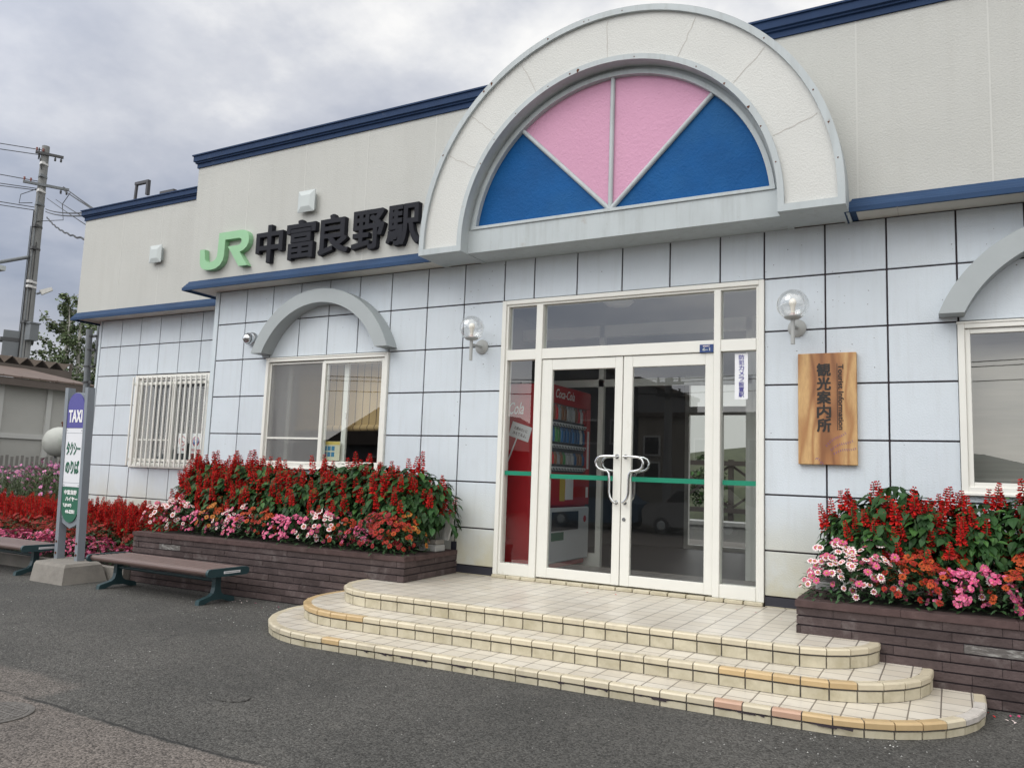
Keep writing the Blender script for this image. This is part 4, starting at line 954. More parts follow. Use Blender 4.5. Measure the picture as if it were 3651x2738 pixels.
def clump(seed, rx, ry, h, nl, nf, kind, fr=.028, lsize=.06):
    """low rounded bedding plant; kind picks petals"""
    rr = random.Random(seed); fo = MB(); fl_ = MB(); fl_.heads = []
    for i in range(nl):
        a = rr.uniform(0, 6.283); el = R(rr.uniform(-5, 85)); k = rr.uniform(.55, .98)
        p = Vector((rx * k * math.cos(a) * math.cos(el), ry * k * math.sin(a) * math.cos(el), h * (.12 + .8 * math.sin(el) * k)))
        d = Vector((math.cos(a), math.sin(a), rr.uniform(-.5, .7))); L = lsize * rr.uniform(.7, 1.25)
        leaf_faces(fo, p, d, Vector((0, 0, 1)), L, L * (.42 if kind[0] != 'begonia' else .8), 0, droop=rr.uniform(0, .4))
    for i in range(nf):
        a = rr.uniform(0, 6.283); el = R(rr.uniform(3, 88)); k = rr.uniform(.92, 1.1)
        nrm = Vector((math.cos(a) * math.cos(el), math.sin(a) * math.cos(el) - .55, .25 + .75 * math.sin(el)))
        p = Vector((rx * k * math.cos(a) * math.cos(el), ry * k * math.sin(a) * math.cos(el), h * (.15 + .85 * math.sin(el) * k)))
        nrm += Vector((rr.uniform(-.35, .35), rr.uniform(-.35, .35), rr.uniform(-.2, .3)))
        if kind[0] == 'begonia':
            u = nrm.orthogonal().normalized(); v = nrm.normalized().cross(u); r = fr * rr.uniform(.7, 1.1); b0 = rr.uniform(0, 3)
            for k2, (s1, s2) in enumerate(((1, .8), (.62, .55), (1, .8), (.62, .55))):
                aa = b0 + k2 * math.pi / 2; e1 = u * math.cos(aa) + v * math.sin(aa); e2 = v * math.cos(aa) - u * math.sin(aa); c = p
                nn = nrm.normalized() * r * .25
                fl_.add([c, c + e1 * r * .5 * s1 + e2 * r * s2 * .62 + nn, c + e1 * r * s1 + e2 * r * s2 * .35 + nn * 1.2, c + e1 * r * s1 - e2 * r * s2 * .35 + nn * 1.2, c + e1 * r * .5 * s1 - e2 * r * s2 * .62 + nn], [(0, 1, 2, 3, 4)], rr.choice((0, 0, 1)))
            fl_.add([p + nrm.normalized() * .004 + u * .003, p + nrm.normalized() * .004 - u * .003 + v * .004, p + nrm.normalized() * .007 - v * .004], [(0, 1, 2)], 2)
        else:
            r = fr * rr.uniform(.75, 1.15); two = kind[0] == 'bicolor'
            pick = rr.random()
            mp, mt = (0, 1) if (two and pick < .6) else (0, 0) if two else ((0, 0) if pick < .65 else (1, 1))
            v0, f0 = len(fl_.v), len(fl_.f); daisy(fl_, p, nrm, r, mp, mt, 2, rr, n=10 if two else 9); fl_.heads.append((v0, len(fl_.v), f0, len(fl_.f)))
            fo.tube([p, p - nrm.normalized() * .05], .0018, 4, 1, cap=False)
    return fo, fl_
KINDS = {'bicolor': (['petal_pink', 'petal_white', 'flower_eye_yellow'], 'pink and white zinnia'),
         'orange': (['petal_orange', 'petal_rust', 'flower_eye'], 'orange zinnia'), 'rust': (['petal_rust', 'petal_orange', 'flower_eye'], 'rust red zinnia'),
         'crimson': (['petal_crimson', 'petal_rust', 'flower_eye'], 'crimson zinnia'), 'gold': (['petal_gold', 'petal_orange', 'flower_eye'], 'bronze and gold zinnia'),
         'small': (['small_red', 'small_brown', 'flower_eye'], 'small dark red zinnia'), 'begonia': (['begonia_pink', 'begonia_deep', 'flower_eye_yellow'], 'pink begonia')}
PROTO = {}
def proto_salvia(key, *a, **k):
    fo, fl_ = salvia(*a, **k)
    t = thing('salvia_plant', (0, 0, 0), None, None); fo.build('foliage', ['salvia_leaf', 'salvia_leaf_light', 'stem_green'], t, recalc=False); fl_.build('flower_spikes', ['salvia_red', 'salvia_dark_red', 'stem_green'], t, recalc=False)
    PROTO[key] = [t, False]
def proto_clump(key, kind, *a, **k):
    fo, fl_ = clump(*a, kind=(kind,), **k)
    t = thing('begonia_plant' if kind == 'begonia' else 'zinnia_plant', (0, 0, 0), None, None); fo.build('foliage', ['begonia_leaf' if kind == 'begonia' else 'zinnia_leaf', 'stem_green'], t, recalc=False)
    if kind in ('begonia', 'small'): fl_.build('flowers', KINDS[kind][0], t, recalc=False)
    else:                              # a zinnia head is one run of verts ending with its eye
        heads = fl_.heads
        for v0, v1, f0, f1 in heads:
            h = MB(); h.v = fl_.v[v0:v1]; h.f = [tuple(i - v0 for i in f) for f in fl_.f[f0:f1]]; h.m = fl_.m[f0:f1]; h.build('flower', KINDS[kind][0], t, recalc=False)
    PROTO[key] = [t, False]
def plant(key, loc, label, cat, group, rot=0.0, sc=1.0, sx=1.0):
    t, used = PROTO[key]; o = copy_tree(t) if used else t; PROTO[key][1] = True
    o.location = loc; o.rotation_euler = (0, 0, rot); o.scale = (sc * sx, sc * sx, sc)
    return tag(o, label, cat, group)
for i in range(4): proto_salvia('sal%d' % i, 11 + i, .27, .26, .74, 330, 18, .125, light=.25, lsize=.088, front_bias=.5, zs=(.5, .96))
for i in range(2): proto_salvia('salr%d' % i, 31 + i, .27, .26, .72, 270, 32, .13, light=.3, lsize=.086, front_bias=.55, zs=(.42, .96))
for i in range(2): proto_salvia('salg%d' % i, 51 + i, .26, .25, .73, 360, 11, .12, light=.45, lsize=.09, front_bias=.5, zs=(.5, .96))
for i in range(3): proto_salvia('bed%d' % i, 71 + i, .21, .21, .46, 90, 26, .16, light=.7, lsize=.075, zs=(.6, 1.0))
for kd, n in (('bicolor', 3), ('orange', 2), ('rust', 2), ('crimson', 2), ('gold', 1)):
    for i in range(n): proto_clump('%s%d' % (kd, i), kd, 90 + i + len(kd) * 7, .17, .165, .30, 80, 38 if kd != 'bicolor' else 32, fr=.0245)
for i in range(2): proto_clump('begonia%d' % i, 'begonia', 140 + i, .16, .15, .24, 60, 75, fr=.023, lsize=.04)
proto_clump('small0', 'small', 160, .15, .15, .30, 50, 42, fr=.022); proto_clump('small1', 'small', 161, .15, .15, .30, 50, 42, fr=.022)
PR = random.Random(77)
GS1, GS2 = 'red salvias in the planter left of the steps', 'red salvias in the planter right of the steps'
LS1 = 'red salvia with hanging leaves in the planter left of the steps'
for i, x in enumerate([-6.25, -5.98, -5.70, -5.42, -5.14, -4.86, -4.58, -4.30, -4.02, -3.74, -3.46, -3.20, -3.02]):
    key = ('salr%d' % (i % 2)) if x < -4.9 else ('sal%d' % (i % 4)) if x < -3.6 else ('salg%d' % (i % 2) if i % 2 else 'sal%d' % (i % 4))
    sc = .92 if i == 0 else 1.10 + PR.uniform(-.12, .10)
    plant(key, (x + PR.uniform(-.04, .04), -.33 + PR.uniform(-.05, .03), .52 if i else .50), LS1, 'salvia', GS1, PR.uniform(-.6, .6), sc)
for i, x in enumerate([-6.02, -5.62, -5.2, -4.8, -4.4, -3.95, -3.5, -3.14]):
    plant(('salr%d' % (i % 2)) if x < -4.9 else ('sal%d' % (i % 4)), (x + PR.uniform(-.05, .05), -.50 + PR.uniform(-.03, .03), .50), LS1, 'salvia', GS1, PR.uniform(-.6, .6), .90 + PR.uniform(-.12, .08))
LS2 = 'red salvia with hanging leaves in the planter right of the steps'
for i, x in enumerate([.74, .98, 1.24, 1.50, 1.78, 2.06, 2.34, 2.62]):
    plant('sal%d' % ((i + 1) % 4) if i % 3 else 'salg%d' % (i % 2), (x + PR.uniform(-.03, .03), -.32 + PR.uniform(-.04, .03), .515), LS2, 'salvia', GS2, PR.uniform(-.6, .6), (.90 if i == 0 else 1.06) + PR.uniform(-.10, .09))
for i, x in enumerate([.86, 1.16, 1.46, 1.80, 2.15]):
    plant('salg%d' % (i % 2) if i % 2 == 0 else 'sal%d' % (i % 4), (x, -.48, .50), LS2, 'salvia', GS2, PR.uniform(-.6, .6), .86 + PR.uniform(-.04, .05))
def row(items, y0, z, where, group):
    """items: (x, kind, scale). plants of one kind in one row cannot be told apart, so they share a label"""
    for i, (x, kd, sc) in enumerate(items):
        nv = len([k for k in PROTO if k[:-1] == kd]); nm = KINDS[kd][1]
        plant('%s%d' % (kd, i % nv), (x, y0 + PR.uniform(-.03, .03), z), '%s plant in the front row of %s' % (nm, where), 'begonia' if kd == 'begonia' else 'zinnia', '%s plants in %s' % (nm, where), PR.uniform(-.7, .7), sc)
WL_, WR_ = 'the planter left of the steps', 'the planter right of the steps'
row([(-6.26, 'bicolor', 1.0), (-6.05, 'bicolor', 1.12), (-5.82, 'bicolor', 1.08), (-5.60, 'begonia', 1.0), (-5.42, 'gold', 1.05), (-5.22, 'bicolor', .92), (-5.04, 'begonia', .95), (-4.86, 'orange', 1.02), (-4.66, 'rust', 1.0), (-4.44, 'begonia', 1.08), (-4.24, 'begonia', 1.12), (-4.02, 'bicolor', 1.05), (-3.84, 'bicolor', 1.05), (-3.64, 'rust', .95), (-3.47, 'begonia', .9), (-3.30, 'crimson', 1.12), (-3.12, 'crimson', 1.08), (-2.97, 'rust', .95)], -.80, .51, WL_, None)
row([(-6.1, 'bicolor', 1.25), (-5.5, 'orange', 1.25), (-5.15, 'bicolor', 1.15), (-4.75, 'orange', 1.2), (-3.95, 'bicolor', 1.35), (-3.40, 'bicolor', 1.1), (-3.22, 'crimson', 1.3), (-3.05, 'gold', 1.2)], -.62, .51, WL_, None)
row([(.56, 'bicolor', .95), (.72, 'bicolor', 1.0), (.88, 'bicolor', 1.0), (1.03, 'rust', .98), (1.17, 'orange', .98), (1.33, 'begonia', 1.05), (1.48, 'begonia', 1.1), (1.64, 'orange', .95), (1.80, 'begonia', 1.05), (1.96, 'bicolor', 1.0), (2.14, 'begonia', 1.0)], -.79, .505, WR_, None)
row([(.60, 'bicolor', 1.22), (.78, 'bicolor', 1.30), (.96, 'bicolor', 1.20), (1.12, 'orange', 1.22), (1.30, 'rust', 1.15), (1.50, 'bicolor', 1.1), (1.70, 'orange', 1.2), (1.9, 'gold', 1.15), (2.1, 'bicolor', 1.1)], -.60, .505, WR_, None)

# ------------------------------------------------------------------ long flower bed beside the wing
kb = MB()
kb.prism_xy([(-6.30, -1.02), (-6.30, -1.12), (-9.0, -1.18), (-14.5, -1.30), (-14.5, -1.20), (-9.0, -1.08)], 0, .13); tag(kb.build('kerb_edging', 'concrete'), kind='structure')
sb = MB(); sb.prism_xy([(-6.29, -1.02), (-6.29, .0), (-6.56, .0), (-6.56, .76), (-10.0, .76), (-10.0, 7), (-15.5, 7), (-15.5, -1.20), (-9.0, -1.08)], .0, .09); tag(sb.build('flower_bed_soil', 'soil'), kind='structure')
GB = 'red salvias in the long flower bed'; LB = 'red salvia in the long flower bed in front of the left wing wall'
def zone(n, fx, fy, sep, seed):
    rr = random.Random(seed); pts = []; k = 0
    while len(pts) < n and k < n * 60:
        k += 1; p = (fx(rr), fy(rr))
        if all((p[0] - q[0]) ** 2 + (p[1] - q[1]) ** 2 > sep * sep for q in pts): pts.append(p)
    return pts
back = zone(62, lambda r: r.uniform(-13.2, -6.75), lambda r: r.uniform(-.10, .52), .21, 1)
for i, (x, y) in enumerate(back):
    plant('bed%d' % (i % 3), (x, y, .09), LB, 'salvia', GB, PR.uniform(0, 6.28), PR.uniform(.92, 1.1) * (1.15 if x > -7.3 else 1.0))
for i, (x, y) in enumerate(zone(16, lambda r: r.uniform(-7.4, -6.45), lambda r: r.uniform(-.35, .0), .2, 8)):
    plant('bed%d' % (i % 3), (x, y, .09), LB, 'salvia', GB, PR.uniform(0, 6.28), PR.uniform(1.0, 1.15))
for i, (x, y) in enumerate(zone(70, lambda r: r.uniform(-13.2, -6.45), lambda r: r.uniform(-.66, -.16), .19, 2)):
    plant('small%d' % (i % 2), (x, y, .10), 'small dark red zinnia in the middle band of the long flower bed', 'zinnia', 'dark red zinnias in the long flower bed', PR.uniform(0, 6.28), PR.uniform(1.0, 1.3))
for i, (x, y) in enumerate(zone(44, lambda r: r.uniform(-13.0, -6.45), lambda r: r.uniform(-1.0, -.72), .17, 3)):
    plant('begonia%d' % (i % 2), (x, y, .10), 'pink begonia along the front edge of the long flower bed', 'begonia', 'pink begonias in the long flower bed', PR.uniform(0, 6.28), PR.uniform(.85, 1.15))
# cosmos behind
def cosmos(seed):
    rr = random.Random(seed); fo = MB(); fl_ = MB()
    for i in range(14):
        a = rr.uniform(0, 6.28); q = rr.uniform(.02, .30); h = rr.uniform(.62, 1.05)
        p0 = Vector((q * .3 * math.cos(a), q * .3 * math.sin(a), 0)); p2 = Vector((q * math.cos(a), q * math.sin(a), h)); p1 = (p0 + p2) / 2 + Vector((rr.uniform(-.04, .04), rr.uniform(-.04, .04), 0))
        fo.tube([p0, p1, p2], [.004, .003, .002], 4, 0, cap=False)
        for k in range(40):
            t = rr.uniform(.1, .93); b = p0.lerp(p2, t); aa = rr.uniform(0, 6.28); d = Vector((math.cos(aa), math.sin(aa), rr.uniform(.1, 1.2))).normalized() * rr.uniform(.07, .15); w = Vector((-d.y, d.x, 0)).normalized() * .006
            fo.add([b, b + d * .55 + w, b + d, b + d * .55 - w], [(0, 1, 2, 3)], 0)
        if rr.random() < .7: daisy(fl_, p2, Vector((rr.uniform(-.3, 1), rr.uniform(-1, .4), rr.uniform(.2, .9))), rr.uniform(.026, .038), 0, 0, 1, rr, n=8)
    t = thing('cosmos_plant', (0, 0, 0), None, None); fo.build('foliage', 'cosmos_leaf', t, recalc=False); fl_.build('flowers', ['cosmos_pink', 'flower_eye_yellow'], t, recalc=False); return t
for i in range(3): PROTO['cos%d' % i] = [cosmos(200 + i), False]
for i, (x, y) in enumerate(zone(70, lambda r: r.uniform(-15.0, -10.45), lambda r: r.uniform(.65, 4.6), .30, 5)):
    plant('cos%d' % (i % 3), (x, y, .06), 'tall pink cosmos with feathery leaves in the bed left of the station', 'cosmos', 'pink cosmos left of the station', PR.uniform(0, 6.28), PR.uniform(.85, 1.15))
for o in [v[0] for v in PROTO.values() if not v[1]]:
    for c in list(o.children): bpy.data.objects.remove(c)
    bpy.data.objects.remove(o)

# ------------------------------------------------------------------ benches
def make_bench(xr, label):
    """slatted bench without a back: centre line y=-1.37, legs at xr and xr-1.42"""
    yc = -1.37; t = thing('park_bench', (xr - .71, yc, 0), label, 'bench', 'slatted benches along the flower beds')
    x0, x1, zt = xr - 1.565, xr + .125, .318; w = .435
    s = MB(); n = 6; sw = w / n
    for k in range(n):
        y0 = yc - w / 2 + k * sw
        if k in (0, n - 1):
            c = y0 + sw * .5; s.tube([(x0, c, zt - .026), (x1, c, zt - .026)], .030, 14)
        else: s.box(x0, x1, y0 + .006, y0 + sw - .006, zt - .030, zt, c=.009)
    s.build('seat', 'bench_slat', t)
    for x in (x0 - .028, x1):
        e = MB(); P = []
        for k in range(9): a = R(90 + 180 * k / 8); P.append((yc - w / 2 + .012 + .036 * math.cos(a), zt - .028 + .036 * math.sin(a)))
        for k in range(9): a = R(-90 + 180 * k / 8); P.append((yc + w / 2 - .012 + .036 * math.cos(a), zt - .028 + .036 * math.sin(a)))
        V = [(x, y, z) for y, z in P] + [(x + .028, y, z) for y, z in P]; m = len(P)
        e.add(V, [tuple(range(m)), tuple(range(2 * m - 1, m - 1, -1))] + [(k, m + k, m + (k + 1) % m, (k + 1) % m) for k in range(m)])
        eo = e.build('end_cap', 'bench_green', t)
        if x == x1:
            q = MB(); q.box(x + .028, x + .0292, yc - .06, yc + .13, zt - .040, zt - .018, 0)
            for k in range(22): q.box(x + .0292, x + .0297, yc - .05 + k * .0078, yc - .05 + k * .0078 + .0045, zt - .033, zt - .026, 1)
            q.build('sticker', ['paper_white', 'ink'], eo)
    for x in (xr, xr - 1.42):
        l = MB(); hw = .024
        # T foot and flared column, drawn in the y-z plane and given thickness
        P = [(-.205, .0), (-.200, .036), (-.185, .044), (-.075, .070), (-.045, .092), (-.032, .14), (-.030, .235), (-.060, .262), (-.19, .272), (-.19, .288), (.19, .288), (.19, .272), (.060, .262), (.030, .235), (.032, .14), (.045, .092), (.075, .070), (.185, .044), (.200, .036), (.205, .0), (.15, .0), (.06, .03), (-.06, .03), (-.15, .0)]
        V = [(x - hw, yc + a, b) for a, b in P] + [(x + hw, yc + a, b) for a, b in P]; m = len(P)
        l.add(V, [tuple(range(m)), tuple(range(2 * m - 1, m - 1, -1))] + [(k, m + k, m + (k + 1) % m, (k + 1) % m) for k in range(m)])
        l.build('leg', 'bench_green', t)
    b = MB(); b.tube([(xr - 1.42, yc, .20), (xr, yc, .20)], .016, 10); b.build('stretcher', 'bench_green', t, smooth=True)
    b = MB(); b.box(xr - 1.40, xr - .02, yc - .15, yc - .12, .262, .287); b.box(xr - 1.40, xr - .02, yc + .12, yc + .15, .262, .287); b.build('seat_rail', 'bench_green', t)
    return t
make_bench(-4.615, 'dark slatted bench with green iron legs in front of the left planter')
make_bench(-7.46, 'slatted bench cut off by the left picture edge, left of the taxi sign')

# ------------------------------------------------------------------ taxi stand sign
TX = thing('taxi_sign', (-6.98, -1.33, 0), 'narrow taxi stand sign in purple, white and green on a concrete foot', 'sign')
b = MB(); bot = [(-7.03, -1.66), (-6.47, -1.665), (-6.495, -1.16), (-7.18, -1.08)]; mid_ = [(-7.08, -1.60), (-6.53, -1.615), (-6.56, -1.19), (-7.20, -1.10)]; topp = [(-7.09, -1.575), (-6.56, -1.59), (-6.60, -1.205), (-7.20, -1.12)]
b.add([(x, y, 0) for x, y in bot] + [(x, y, .165) for x, y in mid_] + [(x, y, .190) for x, y in topp], [(3, 2, 1, 0), (8, 9, 10, 11)] + [(i, (i + 1) % 4, 4 + (i + 1) % 4, 4 + i) for i in range(4)] + [(4 + i, 4 + (i + 1) % 4, 8 + (i + 1) % 4, 8 + i) for i in range(4)])
b.build('concrete_foot', 'concrete', TX)
def lean(q):   # the whole sign leans a little to the left
    return (q[0] - .052 * (q[2] - .19) , q[1], q[2])
for xa, xb in ((-7.172, -7.116), (-6.815, -6.765)):
    p = MB(); zt = 2.035; V = []
    for z in (.185, zt):
        for x, y in ((xa, -1.338), (xb, -1.338), (xb, -1.255), (xa, -1.255)): V.append(lean((x, y, z)))
    p.add(V, [(0, 3, 2, 1), (4, 5, 6, 7), (0, 1, 5, 4), (1, 2, 6, 5), (2, 3, 7, 6), (3, 0, 4, 7)]); po = p.build('post', 'post_grey', TX)
    bo = MB()
    for z in (.25, .37): bo.lathe([(.012, -.006), (.012, 0)], lean(((xa + xb) / 2, -1.339, z)), 8, axis='y')
    bo.build('bolt', 'rust', po)
xl, xr_ = -7.112, -6.818; xm = (xl + xr_) / 2; hw = (xr_ - xl) / 2
def top_round(x0, x1, z0, z1, n=20):
    c, r = (x0 + x1) / 2, (x1 - x0) / 2; return [(x0, z0), (x1, z0)] + [(c + r * math.cos(math.pi * k / n), z1 - r * 1.15 + r * 1.15 * math.sin(math.pi * k / n)) for k in range(n + 1)]
def bot_round(x0, x1, z0, z1, n=20):
    c, r = (x0 + x1) / 2, (x1 - x0) / 2; return [(x1, z1), (x0, z1)] + [(c - r * math.cos(math.pi * k / n), z0 + r * 1.15 - r * 1.15 * math.sin(math.pi * k / n)) for k in range(n + 1)]
def signmesh(poly, y0, y1):
    mb = MB(); mb.prism_xz(poly, y0, y1); mb.v = [lean(q) for q in mb.v]; return mb
brd = signmesh(top_round(xl - .003, xr_ + .003, .62, 1.985) , -1.322, -1.270).build('sign_board', 'post_grey', TX)
signmesh([(xl, .64), (xl, .575), (xm, .515), (xr_, .575), (xr_, .64)], -1.318, -1.28).build('base_plate', 'post_grey', brd)
signmesh(top_round(xl, xr_, 1.593, 1.975), -1.332, -1.321).build('sign_panel', 'sign_blue', TX, label='purple top panel reading TAXI')
signmesh([(xl, .958), (xr_, .958), (xr_, 1.589), (xl, 1.589)], -1.331, -1.321).build('sign_panel', 'sign_white', TX, label='white middle panel with green lettering')
signmesh(bot_round(xl, xr_, .580, .954), -1.332, -1.321).build('sign_panel', 'sign_green', TX, label='green bottom panel with the phone number')
def tl(name, items, m, y):
    for body, x0, x1, z0, z1, bold in items:
        mb = MB(); text_bold(mb, body, x0, x1, z0, z1, y, .002, bold * .12, xf=lean); mb.build(name, m, TX, recalc=False)
tl('lettering', [('TAXI', -7.085, -6.842, 1.653, 1.79, .035), ('中富良野', -7.075, -6.855, .873, .925, .012), ('ハイヤー', -7.045, -6.835, .805, .853, .015), ('T.(0167)', -7.085, -6.935, .738, .778, .015), ('44-2331', -7.035, -6.875, .675, .713, .018)], 'letter_white', -1.334)
tl('lettering', [('タクシー', -7.088, -6.842, 1.298, 1.44, .022), ('のりば', -7.085, -6.848, 1.098, 1.240, .03)], 'sign_green', -1.333)
b = MB()
for z in (1.565, .975):
    for x in (xl + .02, xr_ - .02): b.lathe([(.006, -.003), (.006, 0)], lean((x, -1.331, z)), 8, axis='y')
b.box(*(lean((xl, 0, 1.535))[0], lean((xr_, 0, 1.535))[0]), -1.3316, -1.330, 1.534, 1.538); b.box(*(lean((xl, 0, 1.0))[0], lean((xr_, 0, 1.0))[0]), -1.3316, -1.330, .998, 1.002)
b.build('rivet', 'post_grey', TX)

# ------------------------------------------------------------------ wall things
def wall_lamp(x, zc, label):
    t = thing('wall_lamp', (x, 0, zc), label, 'lamp', 'globe lamps beside the entrance')
    y = -.205
    b = MB(); b.lathe([(.072, -.001), (.072, -.012), (.060, -.024), (.02, -.028)], (x, 0, zc - .150), 28, axis='y'); b.build('bracket', 'lamp_grey', t, smooth=True)
    b = MB(); b.tube([(x, -.02, zc - .150), (x, y, zc - .158)], .013, 10); b.build('arm', 'lamp_grey', t, smooth=True)
    b = MB(); b.tube([(x, y, zc - .312), (x, y, zc - .10)], .0165, 16); b.build('stem', 'lamp_grey', t, smooth=True)
    b = MB(); b.lathe([(.017, -.118), (.05, -.112), (.066, -.100), (.066, -.094), (.03, -.092)], (x, y, zc), 28); b.build('dish', 'lamp_grey', t, smooth=True)
    b = MB(); b.lathe([(r, h) for r, h in sphere_prof(.122, 24, -50, 90)], (x, y, zc), 40); o = b.build('globe', 'globe_glass', t, smooth=True)
    b = MB(); b.lathe([(.030, -.092), (.030, -.078), (.016, -.076), (.016, -.062)], (x, y, zc), 18, 1); b.lathe([(.013, -.062), (.016, -.045), (.018, -.022), (.020, -.012), (.028, .008), (.0295, .022), (.024, .040), (.012, .049), (.001, .051)], (x, y, zc), 20, 0)
    b.build('bulb', ['bulb', 'petal_white'], t, smooth=True)
wall_lamp(.253, 2.665, 'clear glass globe lamp on a grey wall bracket above the wooden signboard')
wall_lamp(-2.703, 2.648, 'clear glass globe lamp on a grey wall bracket left of the entrance doors')
WS = thing('wooden_sign', (.478, -.03, 1.864), 'upright wooden signboard with black characters on the tiled wall right of the door', 'sign')
b = MB(); b.box(.264, .693, -.045, -.002, 1.428, 2.299, c=.004); b.build('board', 'wood_board', WS)
for k, ch in enumerate('観光案内所'):
    mb = MB(); zt = 2.219 - k * .1085; text_bold(mb, ch, .404, .508, zt - .105, zt, -.0462, .0012, .0034); mb.build('character', 'ink', WS)
mb = MB(); text_bold(mb, 'Tourist Information', .561, .600, 1.698, 2.206, -.0462, .0012, .0011, rot=90); mb.build('lettering', 'ink', WS)
mb = MB(); mb.box(.5515, .5555, -.0462, -.044, 1.694, 2.216); mb.build('rule_line', 'ink', WS)
rr = random.Random(9)
for (xa, za, xb, zb_) in ((.470, 1.572, .606, 1.68), (.505, 1.542, .655, 1.62), (.525, 1.512, .676, 1.563), (.393, 1.475, .44, 1.445)):
    mb = MB(); n = 11 if xb - xa > .1 else 5
    for k in range(n):
        t = k / (n - 1); cx, cz = xa + (xb - xa) * t, za + (zb_ - za) * t + .01 * math.sin(t * 5)
        for s in (-1, 1):
            a = math.atan2(zb_ - za, xb - xa) + s * .9; mb.add([(cx, -.0462, cz), (cx + .007 * math.cos(a - .4), -.0462, cz + .007 * math.sin(a - .4)), (cx + .011 * math.cos(a), -.0462, cz + .011 * math.sin(a)), (cx + .007 * math.cos(a + .4), -.0462, cz + .007 * math.sin(a + .4))], [(0, 1, 2, 3)])
    mb.build('lavender_sprig', 'lavender', WS, recalc=False)
# stickers and plates
AP = thing('address_plate', (-.475, -.015, 2.38), 'small dark blue address plate above the right door leaf', 'plate')
b = MB(); b.box(-.534, -.417, -.017, -.0125, 2.348, 2.417); b.build('plate', 'plate_blue', AP)
for body, x0, x1, z0, z1 in (('6-1', -.51, -.445, 2.362, 2.389), ('西町', -.507, -.448, 2.396, 2.409)):
    mb = MB(); text_fit(mb, body, x0, x1, z0, z1, -.0174, 0, .02); mb.build('lettering', 'petal_white' if body == '西町' else 'vent_grey', AP, recalc=False)
NS = thing('notice_sticker', (-.195, .02, 2.14), 'white vertical notice with purple characters on the right sidelight glass', 'notice')
b = MB(); b.box(-.248, -.140, .0245, .027, 1.951, 2.334); b.build('sheet', 'paper_white', NS)
for k, ch in enumerate('防犯カメラ設置駅'):
    mb = MB(); zt = 2.322 - k * .0448; w = .040; text_bold(mb, ch, -.215, -.215 + w + .004, zt - .0405, zt, .0240, 0, .0007); mb.build('character', 'letter_navy', NS, recalc=False)
def round_vent(x, z, label):
    t = thing('round_vent', (x, 0, z), label, 'vent')
    b = MB(); b.lathe([(.078, -.002), (.078, -.03), (.066, -.045)], (x, 0, z), 28, axis='y'); b.build('collar', 'steel_dull', t, smooth=True)
    b = MB(); b.lathe([(.064, -.044), (.064, -.075), (.058, -.10), (.045, -.122), (.022, -.134), (.001, -.137)], (x, 0, z - .004), 28, axis='y'); b.build('hood', 'chrome', t, smooth=True)
    b = MB(); b.lathe([(.066, -.078), (.0665, -.084), (.066, -.086)], (x, 0, z - .004), 28, axis='y'); b.build('seam_ring', 'dark_steel', t, smooth=True)
round_vent(-5.868, 2.737, 'shiny round metal vent hood on the wall left of the window arch')
def sq_vent(xc, zc, y, s, label):
    t = thing('vent_cover', (xc, y, zc), label, 'vent', 'square vent covers on the parapet')
    b = MB(); b.box(xc - s * .36, xc + s * .36, y - .055, y, zc - s * .36, zc + s * .36); b.build('duct', 'vent_grey', t)
    h = s / 2; q = s * .26; V = [(xc - h, y - .055, zc - h), (xc + h, y - .055, zc - h), (xc + h, y - .055, zc + h), (xc - h, y - .055, zc + h)]
    V += [(a, y - .063, c) for a, _, c in V] + [(xc - q, y - .083, zc - q), (xc + q, y - .083, zc - q), (xc + q, y - .083, zc + q), (xc - q, y - .083, zc + q)]
    b = MB(); b.add(V, [(3, 2, 1, 0)] + [(i, (i + 1) % 4, 4 + (i + 1) % 4, 4 + i) for i in range(4)] + [(4 + i, 4 + (i + 1) % 4, 8 + (i + 1) % 4, 8 + i) for i in range(4)] + [(8, 9, 10, 11)]); b.build('hood', 'vent_grey', t)
sq_vent(-4.885, 4.19, -.23, .245, 'square grey vent cover above the black station name characters')
sq_vent(-8.46, 4.17, .55, .25, 'square grey vent cover on the lower left wing parapet')
# station name
SN = thing('station_sign', (-4.9, -.25, 3.75), 'raised station name, green railway logo followed by five black characters', 'sign')
J = [(-6.549, 3.809), (-6.469, 3.807), (-6.452, 3.69), (-6.436, 3.665), (-6.411, 3.648), (-6.361, 3.640), (-6.310, 3.646), (-6.270, 3.665), (-6.248, 3.70), (-6.241, 3.776), (-6.236, 3.981), (-5.865, 3.979), (-5.81, 3.970), (-5.766, 3.945), (-5.740, 3.905), (-5.732, 3.86), (-5.737, 3.81), (-5.765, 3.765), (-5.81, 3.735), (-5.872, 3.716), (-5.733, 3.546), (-5.872, 3.546), (-6.073, 3.800), (-5.905, 3.802), (-5.872, 3.810), (-5.854, 3.830), (-5.852, 3.855), (-5.868, 3.878), (-5.895, 3.886), (-6.127, 3.888), (-6.129, 3.70), (-6.145, 3.64), (-6.185, 3.590), (-6.250, 3.558), (-6.32, 3.546), (-6.40, 3.548), (-6.47, 3.563), (-6.515, 3.592), (-6.538, 3.64)]
b = MB(); b.prism_xz(J, -.300, -.232); b.build('railway_logo', 'logo_green', SN)
